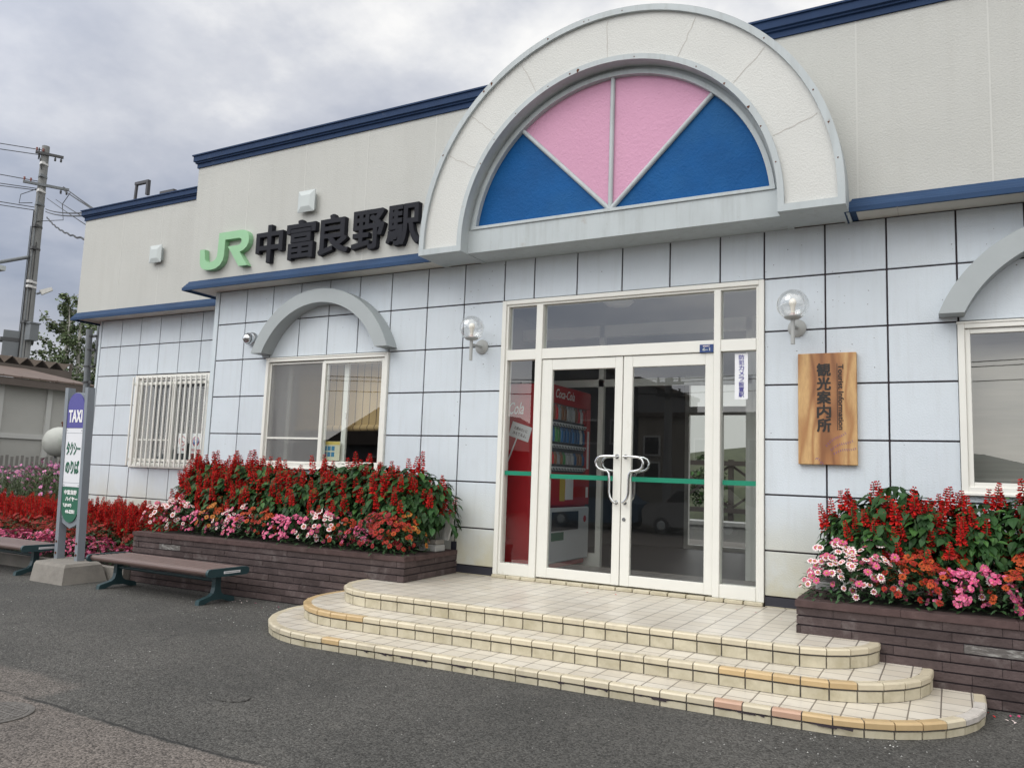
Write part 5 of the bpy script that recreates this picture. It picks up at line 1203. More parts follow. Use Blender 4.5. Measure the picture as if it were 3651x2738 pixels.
for ch, x0, x1, z0, z1 in (('中', -5.622, -5.205, 3.545, 3.985), ('富', -5.150, -4.722, 3.542, 3.985), ('良', -4.675, -4.245, 3.545, 3.99), ('野', -4.205, -3.775, 3.545, 3.975), ('駅', -3.745, -3.325, 3.545, 3.975)):
    mb = MB(); bw = .010
    for k in range(9):
        ox, oz = (0, 0) if k == 8 else (bw * max(-1, min(1, 1.4 * math.cos(k * math.pi / 4))), bw * .8 * max(-1, min(1, 1.4 * math.sin(k * math.pi / 4))))
        text_fit(mb, ch, x0 + bw + ox, x1 - bw + ox, z0 + bw * .8 + oz, z1 - bw * .8 + oz, -.290 - .0003 * k, .058, .004)
    mb.build('character', 'letter_black', SN, recalc=False)
# papers inside the wing window and the poster inside the left window
def paper(name, label, cat, x0, x1, z0, z1, y, build):
    t = thing(name, ((x0 + x1) / 2, y, (z0 + z1) / 2), label, cat); b = MB(); b.box(x0, x1, y, y + .002, z0, z1); b.build('sheet', 'paper_white' if name == 'window_notice' else 'poster_cream', t); build(t, y - .0006)
def ring(mb, cx, cz, r0, r1, y, n=28):
    V = [(cx + r1 * math.cos(2 * math.pi * k / n), y, cz + r1 * math.sin(2 * math.pi * k / n)) for k in range(n)] + [(cx + r0 * math.cos(2 * math.pi * k / n), y, cz + r0 * math.sin(2 * math.pi * k / n)) for k in range(n)]
    mb.add(V, [(k, (k + 1) % n, n + (k + 1) % n, n + k) for k in range(n)])
def slash(mb, cx, cz, r, w, y):
    c = r * .7071; d = w * .7071; mb.add([(cx - c - d * .5, y, cz + c - d * .5), (cx - c + d * .5, y, cz + c + d * .5), (cx + c + d * .5, y, cz - c + d * .5), (cx + c - d * .5, y, cz - c - d * .5)], [(0, 1, 2, 3)])
def nosmoke(t, y):
    b = MB(); b.box(-8.00, -7.92, y - .0001, y + .0004, 1.535, 1.550); b.box(-7.915, -7.905, y - .0001, y + .0004, 1.535, 1.555); b.build('cigarette', 'ink', t)
    b = MB(); ring(b, -7.955, 1.555, .058, .070, y - .0004); slash(b, -7.955, 1.555, .06, .014, y - .0004); b.build('ban_ring', 'sticker_red', t, recalc=False)
    b = MB(); text_fit(b, '禁煙', -8.0, -7.91, 1.42, 1.455, y - .0002, 0, .02); b.build('lettering', 'sticker_red', t, recalc=False)
def nopark(t, y):
    b = MB(); b.lathe([(.062, 0), (.062, .0004)], (-7.68, y - .0002, 1.555), 28, axis='y'); b.build('blue_disc', 'sticker_blue', t)
    b = MB(); ring(b, -7.68, 1.555, .058, .071, y - .0006); slash(b, -7.68, 1.555, .06, .014, y - .0006); b.build('ban_ring', 'sticker_red', t, recalc=False)
    b = MB(); text_fit(b, '駐車禁止', -7.755, -7.605, 1.415, 1.455, y - .0002, 0, .02); b.build('lettering', 'sticker_red', t, recalc=False)
paper('window_notice', 'white no smoking notice behind the barred wing window', 'notice', -8.04, -7.87, 1.385, 1.66, .795, nosmoke)
paper('window_notice', 'white no parking notice with a blue disc behind the barred wing window', 'notice', -7.77, -7.585, 1.385, 1.662, .795, nopark)
def postr(t, y):
    b = MB(); b.box(-4.755, -4.51, y - .0004, y + .0005, 1.515, 1.55); b.build('heading', 'poster_yellow', t)
    b = MB()
    for r_ in range(2):
        for c_ in range(3): b.box(-4.735 + c_ * .055, -4.69 + c_ * .055, y - .0004, y + .0005, 1.45 - r_ * .065, 1.50 - r_ * .065)
    b.build('picture_grid', 'poster_blue', t)
paper('poster', 'poster with blue pictures inside the left window beside the middle sash', 'poster', -4.76, -4.505, 1.342, 1.552, .075, postr)

# ------------------------------------------------------------------ drinks machine inside the vestibule
VM = thing('vending_machine', (-2.48, .84, .325), 'red drinks vending machine standing behind the left door and sidelight', 'vending machine')
b = MB(); b.box(-2.86, -2.14, .352, 1.335, .36, 2.172, c=.01); b.build('body', 'coke_red', VM)
b = MB(); b.box(-2.139, -2.10, .36, 1.33, 1.98, 2.165, c=.006); b.box(-2.139, -2.10, 1.225, 1.33, .98, 1.98); b.box(-2.139, -2.10, .36, .395, .98, 1.98); b.box(-2.139, -2.10, .395, 1.225, .98, 1.30); b.build('front_panel', 'coke_red', VM)
b = MB(); b.box(-2.139, -2.092, .358, 1.332, .42, .955, c=.012); b.build('lower_panel', 'machine_white', VM)
b = MB(); b.box(-2.093, -2.088, .42, 1.05, .73, .915); b.build('delivery_flap', 'machine_dark', VM)
b = MB(); b.box(-2.093, -2.088, .42, .70, .635, .715); b.build('green_label', 'sign_green', VM)
b = MB(); b.lathe([(.035, 0), (.035, .006)], (-2.096, 1.22, .83), 20, axis='x'); b.build('change_return', 'coke_red', VM)
b = MB(); b.box(-2.13, -2.128, .395, 1.225, 1.30, 1.98); b.build('display_back', 'machine_dark', VM)
kinds = ['can_blue', 'can_red', 'can_green', 'can_white', 'can_brown', 'label_yellow']; rr = random.Random(4)
for r_, z in enumerate((1.34, 1.56, 1.78)):
    c = MB()
    for k in range(12):
        y = .43 + k * .067; mi = rr.choice((0, 3, 3, 1, 4, 3, 4, 2)) if r_ != 1 else rr.choice((0, 0, 0, 0, 2, 3)); h = .15 if r_ else .12
        c.lathe([(.024, 0), (.026, .01), (.026, h * .7), (.014, h * .88), (.012, h)], (-2.118, y, z + .045), 10, mi)
    c.build('drink_row', kinds, VM, smooth=True)
    c = MB(); c.box(-2.127, -2.098, .395, 1.225, z, z + .018); c.build('shelf', 'machine_white', VM)
    for k in range(12):
        c = MB(); y = .43 + k * .067; c.box(-2.098, -2.094, y - .022, y + .022, z - .018, z + .014, 0); c.box(-2.0945, -2.092, y - .012, y + .012, z - .012, z + .004, 1); c.build('button', ['machine_white', 'machine_dark'], VM)
b = MB(); b.add([(-2.099, .395, 1.30), (-2.099, 1.225, 1.30), (-2.099, 1.225, 1.98), (-2.099, .395, 1.98)], [(0, 1, 2, 3)]); b.build('display_glass', 'acrylic', VM, recalc=False)
def side_text(parent, body, m, x0, x1, z0, z1, y, bold=.0, shear=.0, ang=0.0):
    mb = MB(); cx, cz = (x0 + x1) / 2, (z0 + z1) / 2; ca, sa = math.cos(ang), math.sin(ang)
    text_fit(mb, body, x0, x1, z0, z1, y, 0, bold, shear=shear, xf=lambda q: (cx + (q[0] - cx) * ca - (q[2] - cz) * sa, q[1], cz + (q[0] - cx) * sa + (q[2] - cz) * ca)); return mb.build('lettering', m, parent, recalc=False)
side_text(VM, 'Coca-Cola', 'letter_white', -2.80, -2.40, 1.864, 1.985, .349, .01, .35)
cd = MB(); cx, cz, ca, sa = -2.43, 1.69, math.cos(R(-17)), math.sin(R(-17))
def rot_(x, z): return (cx + x * ca - z * sa, cz + x * sa + z * ca)
cd.prism_xz([rot_(-.115, -.075), rot_(.115, -.075), rot_(.115, .075), rot_(-.115, .075)], .346, .351); cd.prism_xz([rot_(-.05, -.36), rot_(-.037, -.36), rot_(-.012, -.074), rot_(-.025, -.074)], .347, .351); cdo = cd.build('placard_print', 'paper_white', VM)
for body, dz in (('北極みたいに', .022), ('冷えてるよ。', -.028)):
    x, z = rot_(0, dz); side_text(VM, body, 'ink', x - .08, x + .08, z - .017, z + .017, .3452, .015, 0, R(-17))
def fx(b_, x): # lettering on the front (x = const): map x->y
    return [(x, .36 + q[0], q[2]) for q in b_]
V, F = text_mesh('Coca-Cola', .01, 0, .35); xs = [v[0] for v in V]; ys = [v[1] for v in V]
mb = MB(); mb.add([(-2.0985, .45 + (v[0] - min(xs)) / (max(xs) - min(xs)) * .45, 2.04 + (v[1] - min(ys)) / (max(ys) - min(ys)) * .09) for v in V], F); mb.build('lettering', 'letter_white', VM, recalc=False)
b = MB(); b.box(-2.0995, -2.0975, .60, .72, 1.02, 1.27, 0); b.box(-2.0995, -2.0975, .73, .92, 1.03, 1.26, 1); b.box(-2.0995, -2.0975, 1.245, 1.305, 1.05, 1.16, 1); b.box(-2.0995, -2.0975, 1.25, 1.30, 1.35, 1.75, 1); b.build('poster', ['label_yellow', 'paper_white'], VM)

# ------------------------------------------------------------------ litter, covers
def cover(x, y, r, label):
    t = MB(); t.lathe([(r, .001), (r, .006), (r * .93, .007), (r * .92, .004), (r * .86, .004), (r * .85, .007), (.001, .007)], (x, y, 0), 40)
    for k in range(-5, 6):
        for j in range(-5, 6):
            if (k * k + j * j) * .0225 < .62: t.box(x + k * r * .15 - r * .045, x + k * r * .15 + r * .045, y + j * r * .15 - r * .045, y + j * r * .15 + r * .045, .0068, .0095)
    tag(t.build('manhole_cover', 'cast_iron'), label, 'cover')
cover(-2.86, -4.25, .19, 'round worn manhole cover in the pale asphalt at the lower left')
pt = MB(); pt.prism_xy([(-2.17 + .125 * math.cos(2 * math.pi * k / 40), -3.37 + .085 * math.sin(2 * math.pi * k / 40)) for k in range(40)], .0008, .005); tag(pt.build('valve_cover', 'asphalt'), 'small oval asphalt topped valve cover in the dark forecourt', 'cover')
pb = MB(); rr = random.Random(12)
for k in range(420):
    if k < 250: x, y = rr.uniform(-7, 2.6), rr.uniform(-5.2, -1.2)
    elif k < 330: x, y = rr.uniform(-4.5, -3.4), rr.uniform(-2.0, -1.12)
    else: x, y = rr.uniform(.2, 2.4), rr.uniform(-2.6, -1.9)
    s = rr.uniform(.0015, .0042) * (1.25 if k > 330 else 1)
    pb.add([(x - s, y - s * .6, .001), (x + s, y - s * .4, .001), (x + s * .6, y + s, .001), (x - s * .7, y + s * .8, .001), (x, y, .001 + s * 1.1)], [(0, 1, 4), (1, 2, 4), (2, 3, 4), (3, 0, 4)], 0 if rr.random() < .8 else 1)
tag(pb.build('loose_grit', ['concrete_pale', 'paint_white']), kind='stuff')
lb = MB(); rr = random.Random(3)
for k in range(46):
    x, y = (rr.uniform(1.42, 1.75), rr.uniform(-1.3, -1.05)) if k < 14 else (rr.uniform(-5.0, -3.4), rr.uniform(-1.3, -1.1)) if k < 34 else (rr.uniform(-2.8, .3), rr.uniform(-1.0, -.1))
    z = .002 if k < 34 else .3065; leaf_faces(lb, Vector((x, y, z)), Vector((rr.uniform(-1, 1), rr.uniform(-1, 1), .15)), Vector((0, 0, 1)), rr.uniform(.012, .026), .012, rr.choice((0, 1, 2)), droop=0)
tag(lb.build('fallen_petals', ['salvia_red', 'petal_white', 'begonia_deep'], recalc=False), kind='stuff')
sp = MB(); sp.prism_xy([(.862 + .07 * rr.uniform(.5, 1) * math.cos(2 * math.pi * k / 11), -2.83 + .022 * rr.uniform(.5, 1) * math.sin(2 * math.pi * k / 11)) for k in range(11)], .001, .004); tag(sp.build('paint_splash', 'paint_white'), 'small white paint splash on the asphalt near the right bottom corner', 'paint mark')

# ------------------------------------------------------------------ left background
SH = thing('storage_shed', (-19.2, 3.2, 0), 'grey panelled shed with a brown roof beyond the cosmos', 'shed')
b = MB(); b.box(-20.6, -18.03, .3, 5.62, .35, 2.95); b.build('wall', 'shed_panel', SH)
b = MB()
for y in (3.72, 4.86, 5.60): b.box(-18.03, -17.98, y - .06, y + .06, .4, 2.95)
for y in (1.0, 2.2): b.box(-18.03, -17.985, y - .05, y + .05, .4, 2.95)
b.box(-18.03, -17.985, 3.78, 5.54, 1.68, 1.80); b.build('wall_frame', 'shed_post', SH)
b = MB(); b.box(-18.029, -17.97, 2.45, 3.55, .5, 2.75); do = b.build('door', 'petal_white', SH); b = MB(); b.box(-17.969, -17.96, 2.6, 3.42, 1.5, 2.6); b.build('pane', 'dark_window', do)
b = MB(); b.add([(-17.70, .0, 3.08), (-17.70, 5.86, 3.08), (-20.9, 5.86, 3.62), (-20.9, .0, 3.62), (-17.70, .0, 3.12), (-17.70, 5.86, 3.12), (-20.9, 5.86, 3.66), (-20.9, .0, 3.66)], [(3, 2, 1, 0), (4, 5, 6, 7), (0, 1, 5, 4), (1, 2, 6, 5), (2, 3, 7, 6), (3, 0, 4, 7)])
for k in range(14): b.box(-17.72, -17.69, .2 + k * .42, .22 + k * .42, 3.08, 3.13)
b.build('roof', 'shed_roof', SH)
b = MB(); b.box(-17.78, -17.72, .02, 5.84, 2.90, 3.075); b.build('fascia', 'folded_roof', SH)
CP = thing('folded_roof_shelter', (-22.5, 4.5, 0), 'open shelter with a dark zigzag folded metal roof behind the shed', 'shelter')
b = MB(); ys = [1.0 + .41 * k / 2 for k in range(31)]; V = []; F = []
for k, y in enumerate(ys):
    z = 3.96 if k % 2 == 0 else 3.76
    for x in (-21.0, -25.0):
        for dz in (0, .02): V.append((x, y, z + dz + (x + 21) * -.02))
for k in range(30):
    a = k * 4; F += [(a, a + 4, a + 6, a + 2), (a + 1, a + 3, a + 7, a + 5), (a, a + 1, a + 5, a + 4), (a + 2, a + 6, a + 7, a + 3)]
b.add(V, F); b.build('folded_sheet', 'folded_roof', CP)
b = MB()
for k in range(1, 30, 2):
    b.add([(-20.99, ys[k - 1] + .03, 3.955), (-20.99, ys[k + 1] - .03, 3.955), (-20.99, ys[k], 3.765)], [(0, 1, 2)]); b.add([(-21.02, ys[k - 1] + .03, 3.955), (-21.02, ys[k + 1] - .03, 3.955), (-21.02, ys[k], 3.765)], [(2, 1, 0)])
b.build('end_closure', 'folded_roof_top', CP)
b = MB(); b.box(-21.04, -20.98, .95, 7.20, 3.46, 3.755); b.box(-21.04, -20.98, 7.14, 7.20, 3.755, 3.99); b.build('fascia', 'folded_roof', CP)
for y in (1.2, 4.2, 7.0):
    b = MB(); b.box(-21.3, -21.18, y, y + .12, 0, 3.75); b.build('post', 'mid_steel', CP)
TK = thing('fuel_tank', (-16.5, 4.8, 0), 'white horizontal fuel tank with a domed end beside the shed', 'tank')
b = MB(); r = .34; b.lathe([(.001, -.30), (r * .45, -.265), (r * .75, -.19), (r * .93, -.09), (r, .0), (r, 1.9), (r * .8, 2.05), (.001, 2.12)], (-16.5, 4.25, 1.62), 32, axis='y'); b.build('tank_body', 'tank_white', TK, smooth=True)
b = MB(); b.lathe([(.03, .35), (.03, .42), (.045, .42), (.045, .46), (.01, .47)], (-16.5, 4.35, 1.62), 12); b.build('filler_cap', 'rust', TK)
for y in (4.35, 5.95):
    for x in (-16.75, -16.3):
        b = MB(); b.box(x, x + .05, y, y + .05, 0, 1.4); b.build('leg', 'mid_steel', TK)
FN = thing('picket_fence', (-16.0, 3.0, 0), 'weathered grey picket fence behind the cosmos', 'fence')
for k in range(38):
    b = MB(); y = 1.2 + k * .105; b.box(-16.02, -16.0, y, y + .06, .05, 1.27 + .02 * math.sin(k * 2.1)); b.build('picket', 'old_wood', FN)
b = MB(); b.box(-16.05, -16.021, 1.15, 5.2, .4, .47); b.build('rail', 'old_wood', FN)
b = MB(); b.box(-16.05, -16.021, 1.15, 5.2, .98, 1.05); b.build('rail', 'old_wood', FN)
# utility pole (built round its own base)
UP = thing('utility_pole', (-23.22, 7.03, 0), 'grey concrete utility pole with crossarms beyond the shed', 'utility pole')
px, py = -23.22, 7.03
def K(p): return Vector((1.304 + 1.4 * (p[0] - 1.304), -6.588 + 1.4 * (p[1] + 6.588), 1.264 + 1.4 * (p[2] - 1.264)))
b = MB(); b.tube([(px, py, 0), (px, py, 5.4), (px, py, 10.9)], [.205, .155, .108], 20); b.build('pole', 'pole_concrete', UP, smooth=True)
ad = Vector((.486, .874, 0))     # crossarm direction
for zc, l0, l1, name in ((10.62, -.26, .50, 'crossarm'), (9.62, -.50, .74, 'crossarm')):
    b = MB(); c = Vector((px, py, zc)) + Vector((.87, -.486, 0)) * .13
    p0, p1 = c + ad * l0, c + ad * l1; w = Vector((.87, -.486, 0)) * .036
    b.add([p0 - w - Vector((0, 0, .038)), p0 + w - Vector((0, 0, .038)), p0 + w + Vector((0, 0, .038)), p0 - w + Vector((0, 0, .038)), p1 - w - Vector((0, 0, .038)), p1 + w - Vector((0, 0, .038)), p1 + w + Vector((0, 0, .038)), p1 - w + Vector((0, 0, .038))], [(0, 3, 2, 1), (4, 5, 6, 7), (0, 1, 5, 4), (1, 2, 6, 5), (2, 3, 7, 6), (3, 0, 4, 7)])
    a_ = b.build(name, 'mid_steel' if zc < 10 else 'dark_steel', UP)
    for t in ((l0 + .03, l0 + .2, l1 - .06, l1 - .22)):
        b = MB(); q = c + ad * t; b.lathe([(.012, -.05), (.03, -.09), (.035, -.11), (.02, -.13), (.036, -.15), (.02, -.17)] if t > 0 else [(.012, .05), (.032, .08), (.036, .10), (.02, .12), (.034, .14), (.015, .16)], q, 10); b.build('insulator', 'insulator' if t < 0 else 'dark_steel', a_)
for z, m in ((10.3, 'band_white'), (9.42, 'band_white'), (9.0, 'mid_steel'), (8.3, 'dark_steel'), (7.6, 'dark_steel'), (6.55, 'band_white'), (6.4, 'band_white'), (5.3, 'dark_steel'), (9.9, 'mid_steel')):
    b = MB(); rr_ = .155 + (5.4 - z) * (.047 / 5.5) + .012; b.lathe([(rr_, -.03), (rr_, .03)], (px, py, z), 20); b.box(px + rr_ * .6, px + rr_ + .06, py - rr_ - .05, py - rr_ * .5, z - .04, z + .04); b.build('band', m, UP)
for k, (dx, dy) in enumerate(((.10, -.13), (.03, -.17), (-.06, -.16), (.14, -.06))):
    b = MB(); b.tube([(px + dx * (1.1 - .012 * z) , py + dy * (1.1 - .05 * z / 5), z) for z in (0, 3, 5.4, 7.5, 9.3 - k * .5)], .018 - .002 * k, 6); b.build('cable', 'wire' if k % 2 else 'mid_steel', UP)
b = MB(); b.tube([(px + .09, py - .12, 10.1), (px - .05, py - .18, 10.75), (px - .16, py - .1, 10.85), (px - .24, py - .06, 10.5)], .015, 6); b.tube([(px - .1, py - .1, 9.5), (px - .45, py - .35, 9.3), (px - .4, py - .4, 9.0), (px - .12, py - .16, 9.05)], .012, 6); b.tube([(px + .6, py + .55, 9.5), (px + .5, py + .4, 9.1), (px + .55, py + .45, 8.6), (px + .1, py - .1, 8.45)], .012, 6); b.build('jumper_loop', 'wire', UP)
b = MB(); b.box(px + .17, px + .42, py - .12, py + .14, 4.75, 5.25); b.box(px + .15, px + .45, py - .15, py + .17, 5.25, 5.29); b.build('switch_box', 'mid_steel', UP)
SL = thing('street_lamp', (px, py, 6.8), 'long street lamp arm reaching left from the utility pole', 'street lamp')
a0, a1 = K((-16.181, 3.121, 5.63)), K((-16.75, 2.06, 5.15)); b = MB(); b.tube([a0, a1], .055, 10); b.build('arm', 'mid_steel', SL)
b = MB(); q = K((-16.50, 2.53, 5.26)); b.box(q.x - .2, q.x + .2, q.y - .18, q.y + .18, q.z - .08, q.z + .06); b.build('lamp_head', 'vent_grey', SL)
FL_ = thing('flood_lamp', (px, py, 6.3), 'white lamp on the right side of the utility pole', 'lamp')
q0, q1 = K((-16.12, 3.22, 4.80)), K((-15.99, 3.46, 4.95)); b = MB(); d_ = (q1 - q0); b.tube([q0, q0 + d_ * .3], .03, 8); b.build('arm', 'mid_steel', FL_)
b = MB(); u = d_.normalized(); v_ = Vector((0, 0, 1)); s_ = u.cross(v_).normalized(); v_ = s_.cross(u)
P = [q0 + d_ * .28 + s_ * a * .09 + v_ * c * .075 for a, c in ((-1, -1), (1, -1), (1, 1), (-1, 1))] + [q0 + d_ * 1.05 + s_ * a * .08 + v_ * c * .05 for a, c in ((-1, -1), (1, -1), (1, 1), (-1, 1))]
b.add(P, [(3, 2, 1, 0), (4, 5, 6, 7), (0, 1, 5, 4), (1, 2, 6, 5), (2, 3, 7, 6), (3, 0, 4, 7)]); b.build('lamp_head', 'paint_white', FL_)
CB = thing('metal_cabinet', (-24.0, 6.2, 0), 'grey sheet metal cabinet on a frame beside the utility pole', 'cabinet')
e0, e1 = K((-16.375, 2.763, 3.3)), K((-16.205, 3.09, 3.3)); d_ = (e1 - e0); nrm = Vector((-d_.y, d_.x, 0)).normalized()
def slab(mb, p0, p1, n_, t, z0, z1):
    V = [(p.x, p.y, z) for z in (z0, z1) for p in (p0, p1, p1 + n_ * t, p0 + n_ * t)]; mb.add(V, [(0, 3, 2, 1), (4, 5, 6, 7), (0, 1, 5, 4), (1, 2, 6, 5), (2, 3, 7, 6), (3, 0, 4, 7)])
b = MB(); slab(b, e0, e1, nrm, .4, 3.9, 4.68); b.build('body', 'mid_steel', CB)
b = MB(); slab(b, e0 - d_ * .14, e1 + d_ * .55, nrm, .5, 4.69, 4.80); b.build('top_plate', 'dark_steel', CB)
b = MB(); slab(b, e0, e1 + d_ * .2, nrm, .42, 4.80, 5.02); b.build('lid', 'mid_steel', CB)
for p in (e0 + nrm * .05, e1 + nrm * .05, e0 + nrm * .35, e1 + nrm * .35):
    b = MB(); b.tube([(p.x, p.y, 0), (p.x, p.y, 3.9)], .04, 6); b.build('leg', 'mid_steel', CB)
# wires
GW = 'overhead wires at the utility pole'
def sagline(p, q, sag, r, m='wire', n=14):
    p, q = Vector(p), Vector(q); b = MB(); b.tube([p.lerp(q, t / n) - Vector((0, 0, sag * 4 * (t / n) * (1 - t / n))) for t in range(n + 1)], r, 5); return b.build('overhead_wire', m)
WLs = [((-17.026, 2.592, 8.155), (-16.216, 3.059, 8.036)), ((-17.02, 2.603, 8.026), (-16.211, 3.068, 7.921)), ((-16.996, 2.65, 7.454), (-16.208, 3.073, 7.314)), ((-16.988, 2.667, 7.255), (-16.212, 3.065, 7.147)), ((-16.986, 2.671, 7.203), (-16.211, 3.068, 7.11)), ((-16.971, 2.701, 6.842), (-16.194, 3.099, 6.72)), ((-16.968, 2.707, 6.771), (-16.191, 3.104, 6.655))]
for a, q in WLs:
    a, q = K(a), K(q); e = q + (a - q) * 9; tag(sagline(q, e, .02, .013), 'thin dark overhead wire running left from the utility pole', 'wire', 'wires running left from the pole')
Cc = Vector((1.304, -6.588, 1.264))
def far(p, k): return Cc + (Vector(p) - Cc) * k
WRs = [((-15.977, 3.48, 7.299), (-10.551, .858, 5.213), 1.25), ((-15.974, 3.485, 7.226), (-10.561, .843, 5.209), 1.25), ((-16.122, 3.227, 6.97), (-10.605, .772, 4.943), 1.15), ((-16.037, 3.376, 6.978), (-10.649, .701, 5.082), 1.12)]
for k, (a, q, f) in enumerate(WRs):
    p0 = K(a); p1 = far(q, 1.12); p1 = p0 + (p1 - p0) * 1.12
    tag(sagline(p0, p1, .01, .014 if k < 2 else .009), 'thin dark wire running from the utility pole behind the left wing parapet', 'wire', 'wires running behind the parapet')
tag(sagline(K((-16.123, 3.226, 6.722)), (-10.27, .53, 5.02), .05, .013), 'upper of two wires ending at the left corner of the wing roof trim', 'wire')
tag(sagline(K((-16.12, 3.23, 6.665)), (-10.27, .52, 4.97), .05, .013), 'lower of two wires ending at the left corner of the wing roof trim', 'wire')
b = MB(); p0, p1 = K((-16.103, 3.261, 6.542)), Vector((-10.27, .62, 4.62)); n = 60
b.tube([p0.lerp(p1, t / n) - Vector((0, 0, .12 * 4 * (t / n) * (1 - t / n) + .012 * math.sin(t * .9))) for t in range(n + 1)], .018, 6); tag(b.build('overhead_wire', 'wire'), 'thick twisted service cable from the utility pole to the wing wall', 'cable')
SPo = thing('signal_post', (-12.19, 2.0, 0), 'thin grey steel post behind the taxi sign', 'post')
b = MB(); b.tube([(-12.166, 2.047, 0), (-12.17, 2.04, 2.6), (-12.19, 2.005, 3.57)], .055, 12); b.build('tube', 'mid_steel', SPo, smooth=True)
for z in (3.45, 3.2, 2.9, 2.62):
    b = MB(); b.lathe([(.064, -.015), (.064, .015)], (-12.18, 2.03, z), 12); b.box(-12.10, -12.03, 2.02, 2.06, z - .02, z + .02); b.build('clamp', 'dark_steel', SPo)
b = MB(); b.tube([(-12.05, 2.08, 2.95), (-12.05, 2.08, 3.75)], .022, 8); b.build('side_tube', 'mid_steel', SPo)

# ------------------------------------------------------------------ trees
def tree(label, base, h, spread, zc0, nlimb, nleaf, lsize, seed, mats=('birch_leaf', 'birch_leaf_light'), bark='birch_bark', group=None, dense=1.0, name='birch_tree', trunks=1):
    rr = random.Random(seed); t = thing(name, base, label, 'tree', group); B = Vector(base)
    tr = MB(); lf = MB(); tips = []
    for s in range(trunks):
        off = Vector((rr.uniform(-.5, .5), rr.uniform(-.5, .5), 0)) * (0 if trunks == 1 else spread * .5); hh = h * rr.uniform(.86, 1.0) if s else h
        pts = [B + off * .3]; n = 7
        for k in range(1, n + 1): pts.append(B + off * (.3 + .7 * k / n) + Vector((rr.uniform(-.1, .1), rr.uniform(-.1, .1), hh * k / n)))
        r0 = h * .017; tr.tube(pts, [r0 * (1 - .92 * k / n) for k in range(n + 1)], 8)
        for i in range(nlimb):
            f = zc0 / h + (1 - zc0 / h) * (i + rr.random()) / nlimb; f = min(f, .97); k = f * n; a_ = pts[int(k)].lerp(pts[min(int(k) + 1, n)], k - int(k))
            ang = i * 2.4 + rr.uniform(-.5, .5); ln = spread * (1.05 - .75 * ((f - zc0 / h) / (1 - zc0 / h)) ** 1.2) * rr.uniform(.65, 1.1)
            d = Vector((math.cos(ang), math.sin(ang), rr.uniform(.5, 1.1))).normalized(); m_ = a_ + d * ln * .55; e = a_ + d * ln + Vector((0, 0, -ln * .18))
            tr.tube([a_, m_, e], [r0 * .35 * (1 - f * .6), r0 * .22 * (1 - f * .5), .008], 5, cap=False)
            for j in range(5):
                q = a_.lerp(m_, rr.uniform(.4, 1)) if j < 2 else m_.lerp(e, rr.random()); d2 = Vector((rr.uniform(-1, 1), rr.uniform(-1, 1), rr.uniform(-.6, .5))).normalized(); e2 = q + d2 * ln * rr.uniform(.18, .4); tr.tube([q, e2], [.012, .004], 4, cap=False); tips += [(q, e2, ln)]
    for i in range(nleaf):
        q, e, ln = rr.choice(tips); c = q.lerp(e, rr.random() ** .7) + Vector((rr.gauss(0, .12), rr.gauss(0, .12), rr.gauss(0, .12))) * ln * .55
        d = Vector((rr.uniform(-1, 1), rr.uniform(-1, 1), rr.uniform(-1.2, .4))).normalized(); s_ = d.orthogonal().normalized(); s_ = (s_ * math.cos(i) + d.cross(s_) * math.sin(i)); L_ = lsize * rr.uniform(.6, 1.3)
        lf.add([c, c + d * L_ * .5 + s_ * L_ * .33, c + d * L_, c + d * L_ * .5 - s_ * L_ * .33], [(0, 1, 2, 3)], 0 if rr.random() < .7 else 1)
    tr.build('trunk', bark, t, smooth=True); lf.build('crown', list(mats), t, recalc=False)
tree('tall loose birch tree rising behind the left wing', (-27.5, 11.1, 0), 7.9, 2.4, 1.6, 20, 7600, .135, 5, trunks=3)
tree('slim young birch just left of the tall one', (-27.9, 9.7, 0), 6.0, 1.0, 1.6, 12, 1100, .15, 6)
tree('low dense dark tree below the birches', (-28.6, 13.0, 0), 5.2, 2.2, .6, 16, 5200, .20, 7, mats=('salvia_leaf', 'birch_leaf'), name='broadleaf_tree')
tree('low dark tree partly hidden by the taxi sign posts', (-30.5, 12.2, 0), 4.4, 1.8, .5, 14, 3200, .20, 8, mats=('salvia_leaf', 'birch_leaf'), name='broadleaf_tree')
# ------------------------------------------------------------------ the far side of the station
b = MB(); b.box(-14, 8, 4.62, 6.3, .001, .33); tag(b.build('platform', 'concrete'), kind='structure')
b = MB(); b.box(-25, 12, 8.3, 10.2, .001, .46); b.box(-25, 12, 8.27, 8.9, .46, .53); tag(b.build('platform', 'concrete_pale'), kind='structure')
b = MB(); V = []; F = []
nx_ = 40
for i in range(nx_ + 1):
    x = -30 + 45 * i / nx_
    for j, (y, z) in enumerate(((10.4, .3), (12, .5), (15, 1.6), (18, 2.2), (24, 2.2))): V.append((x, y, z + .15 * math.sin(i * 1.3 + j)))
for i in range(nx_):
    for j in range(4): F.append((i * 5 + j, i * 5 + j + 1, (i + 1) * 5 + j + 1, (i + 1) * 5 + j))
b.add(V, F); tag(b.build('embankment', 'grass', smooth=True), kind='structure')
LF = thing('timber_fence', (-2, 10.6, .3), 'brown timber fence with crossed braces seen through the entrance glass', 'fence')
for k in range(9):
    x = -8 + k * 1.3; b = MB(); b.box(x - .05, x + .05, 10.55, 10.65, .3, 1.75); b.build('post', 'brown_timber', LF)
    b = MB(); b.tube([(x + .05, 10.6, .75), (x + 1.25, 10.6, 1.6)], .035, 4); b.tube([(x + .05, 10.64, 1.6), (x + 1.25, 10.64, .75)], .035, 4); b.build('brace', 'brown_timber', LF)
b = MB(); b.box(-8.1, 3.8, 10.5, 10.549, 1.62, 1.72); b.build('rail', 'brown_timber', LF)
b = MB(); b.box(-8.1, 3.8, 10.5, 10.549, .62, .72); b.build('rail', 'brown_timber', LF)
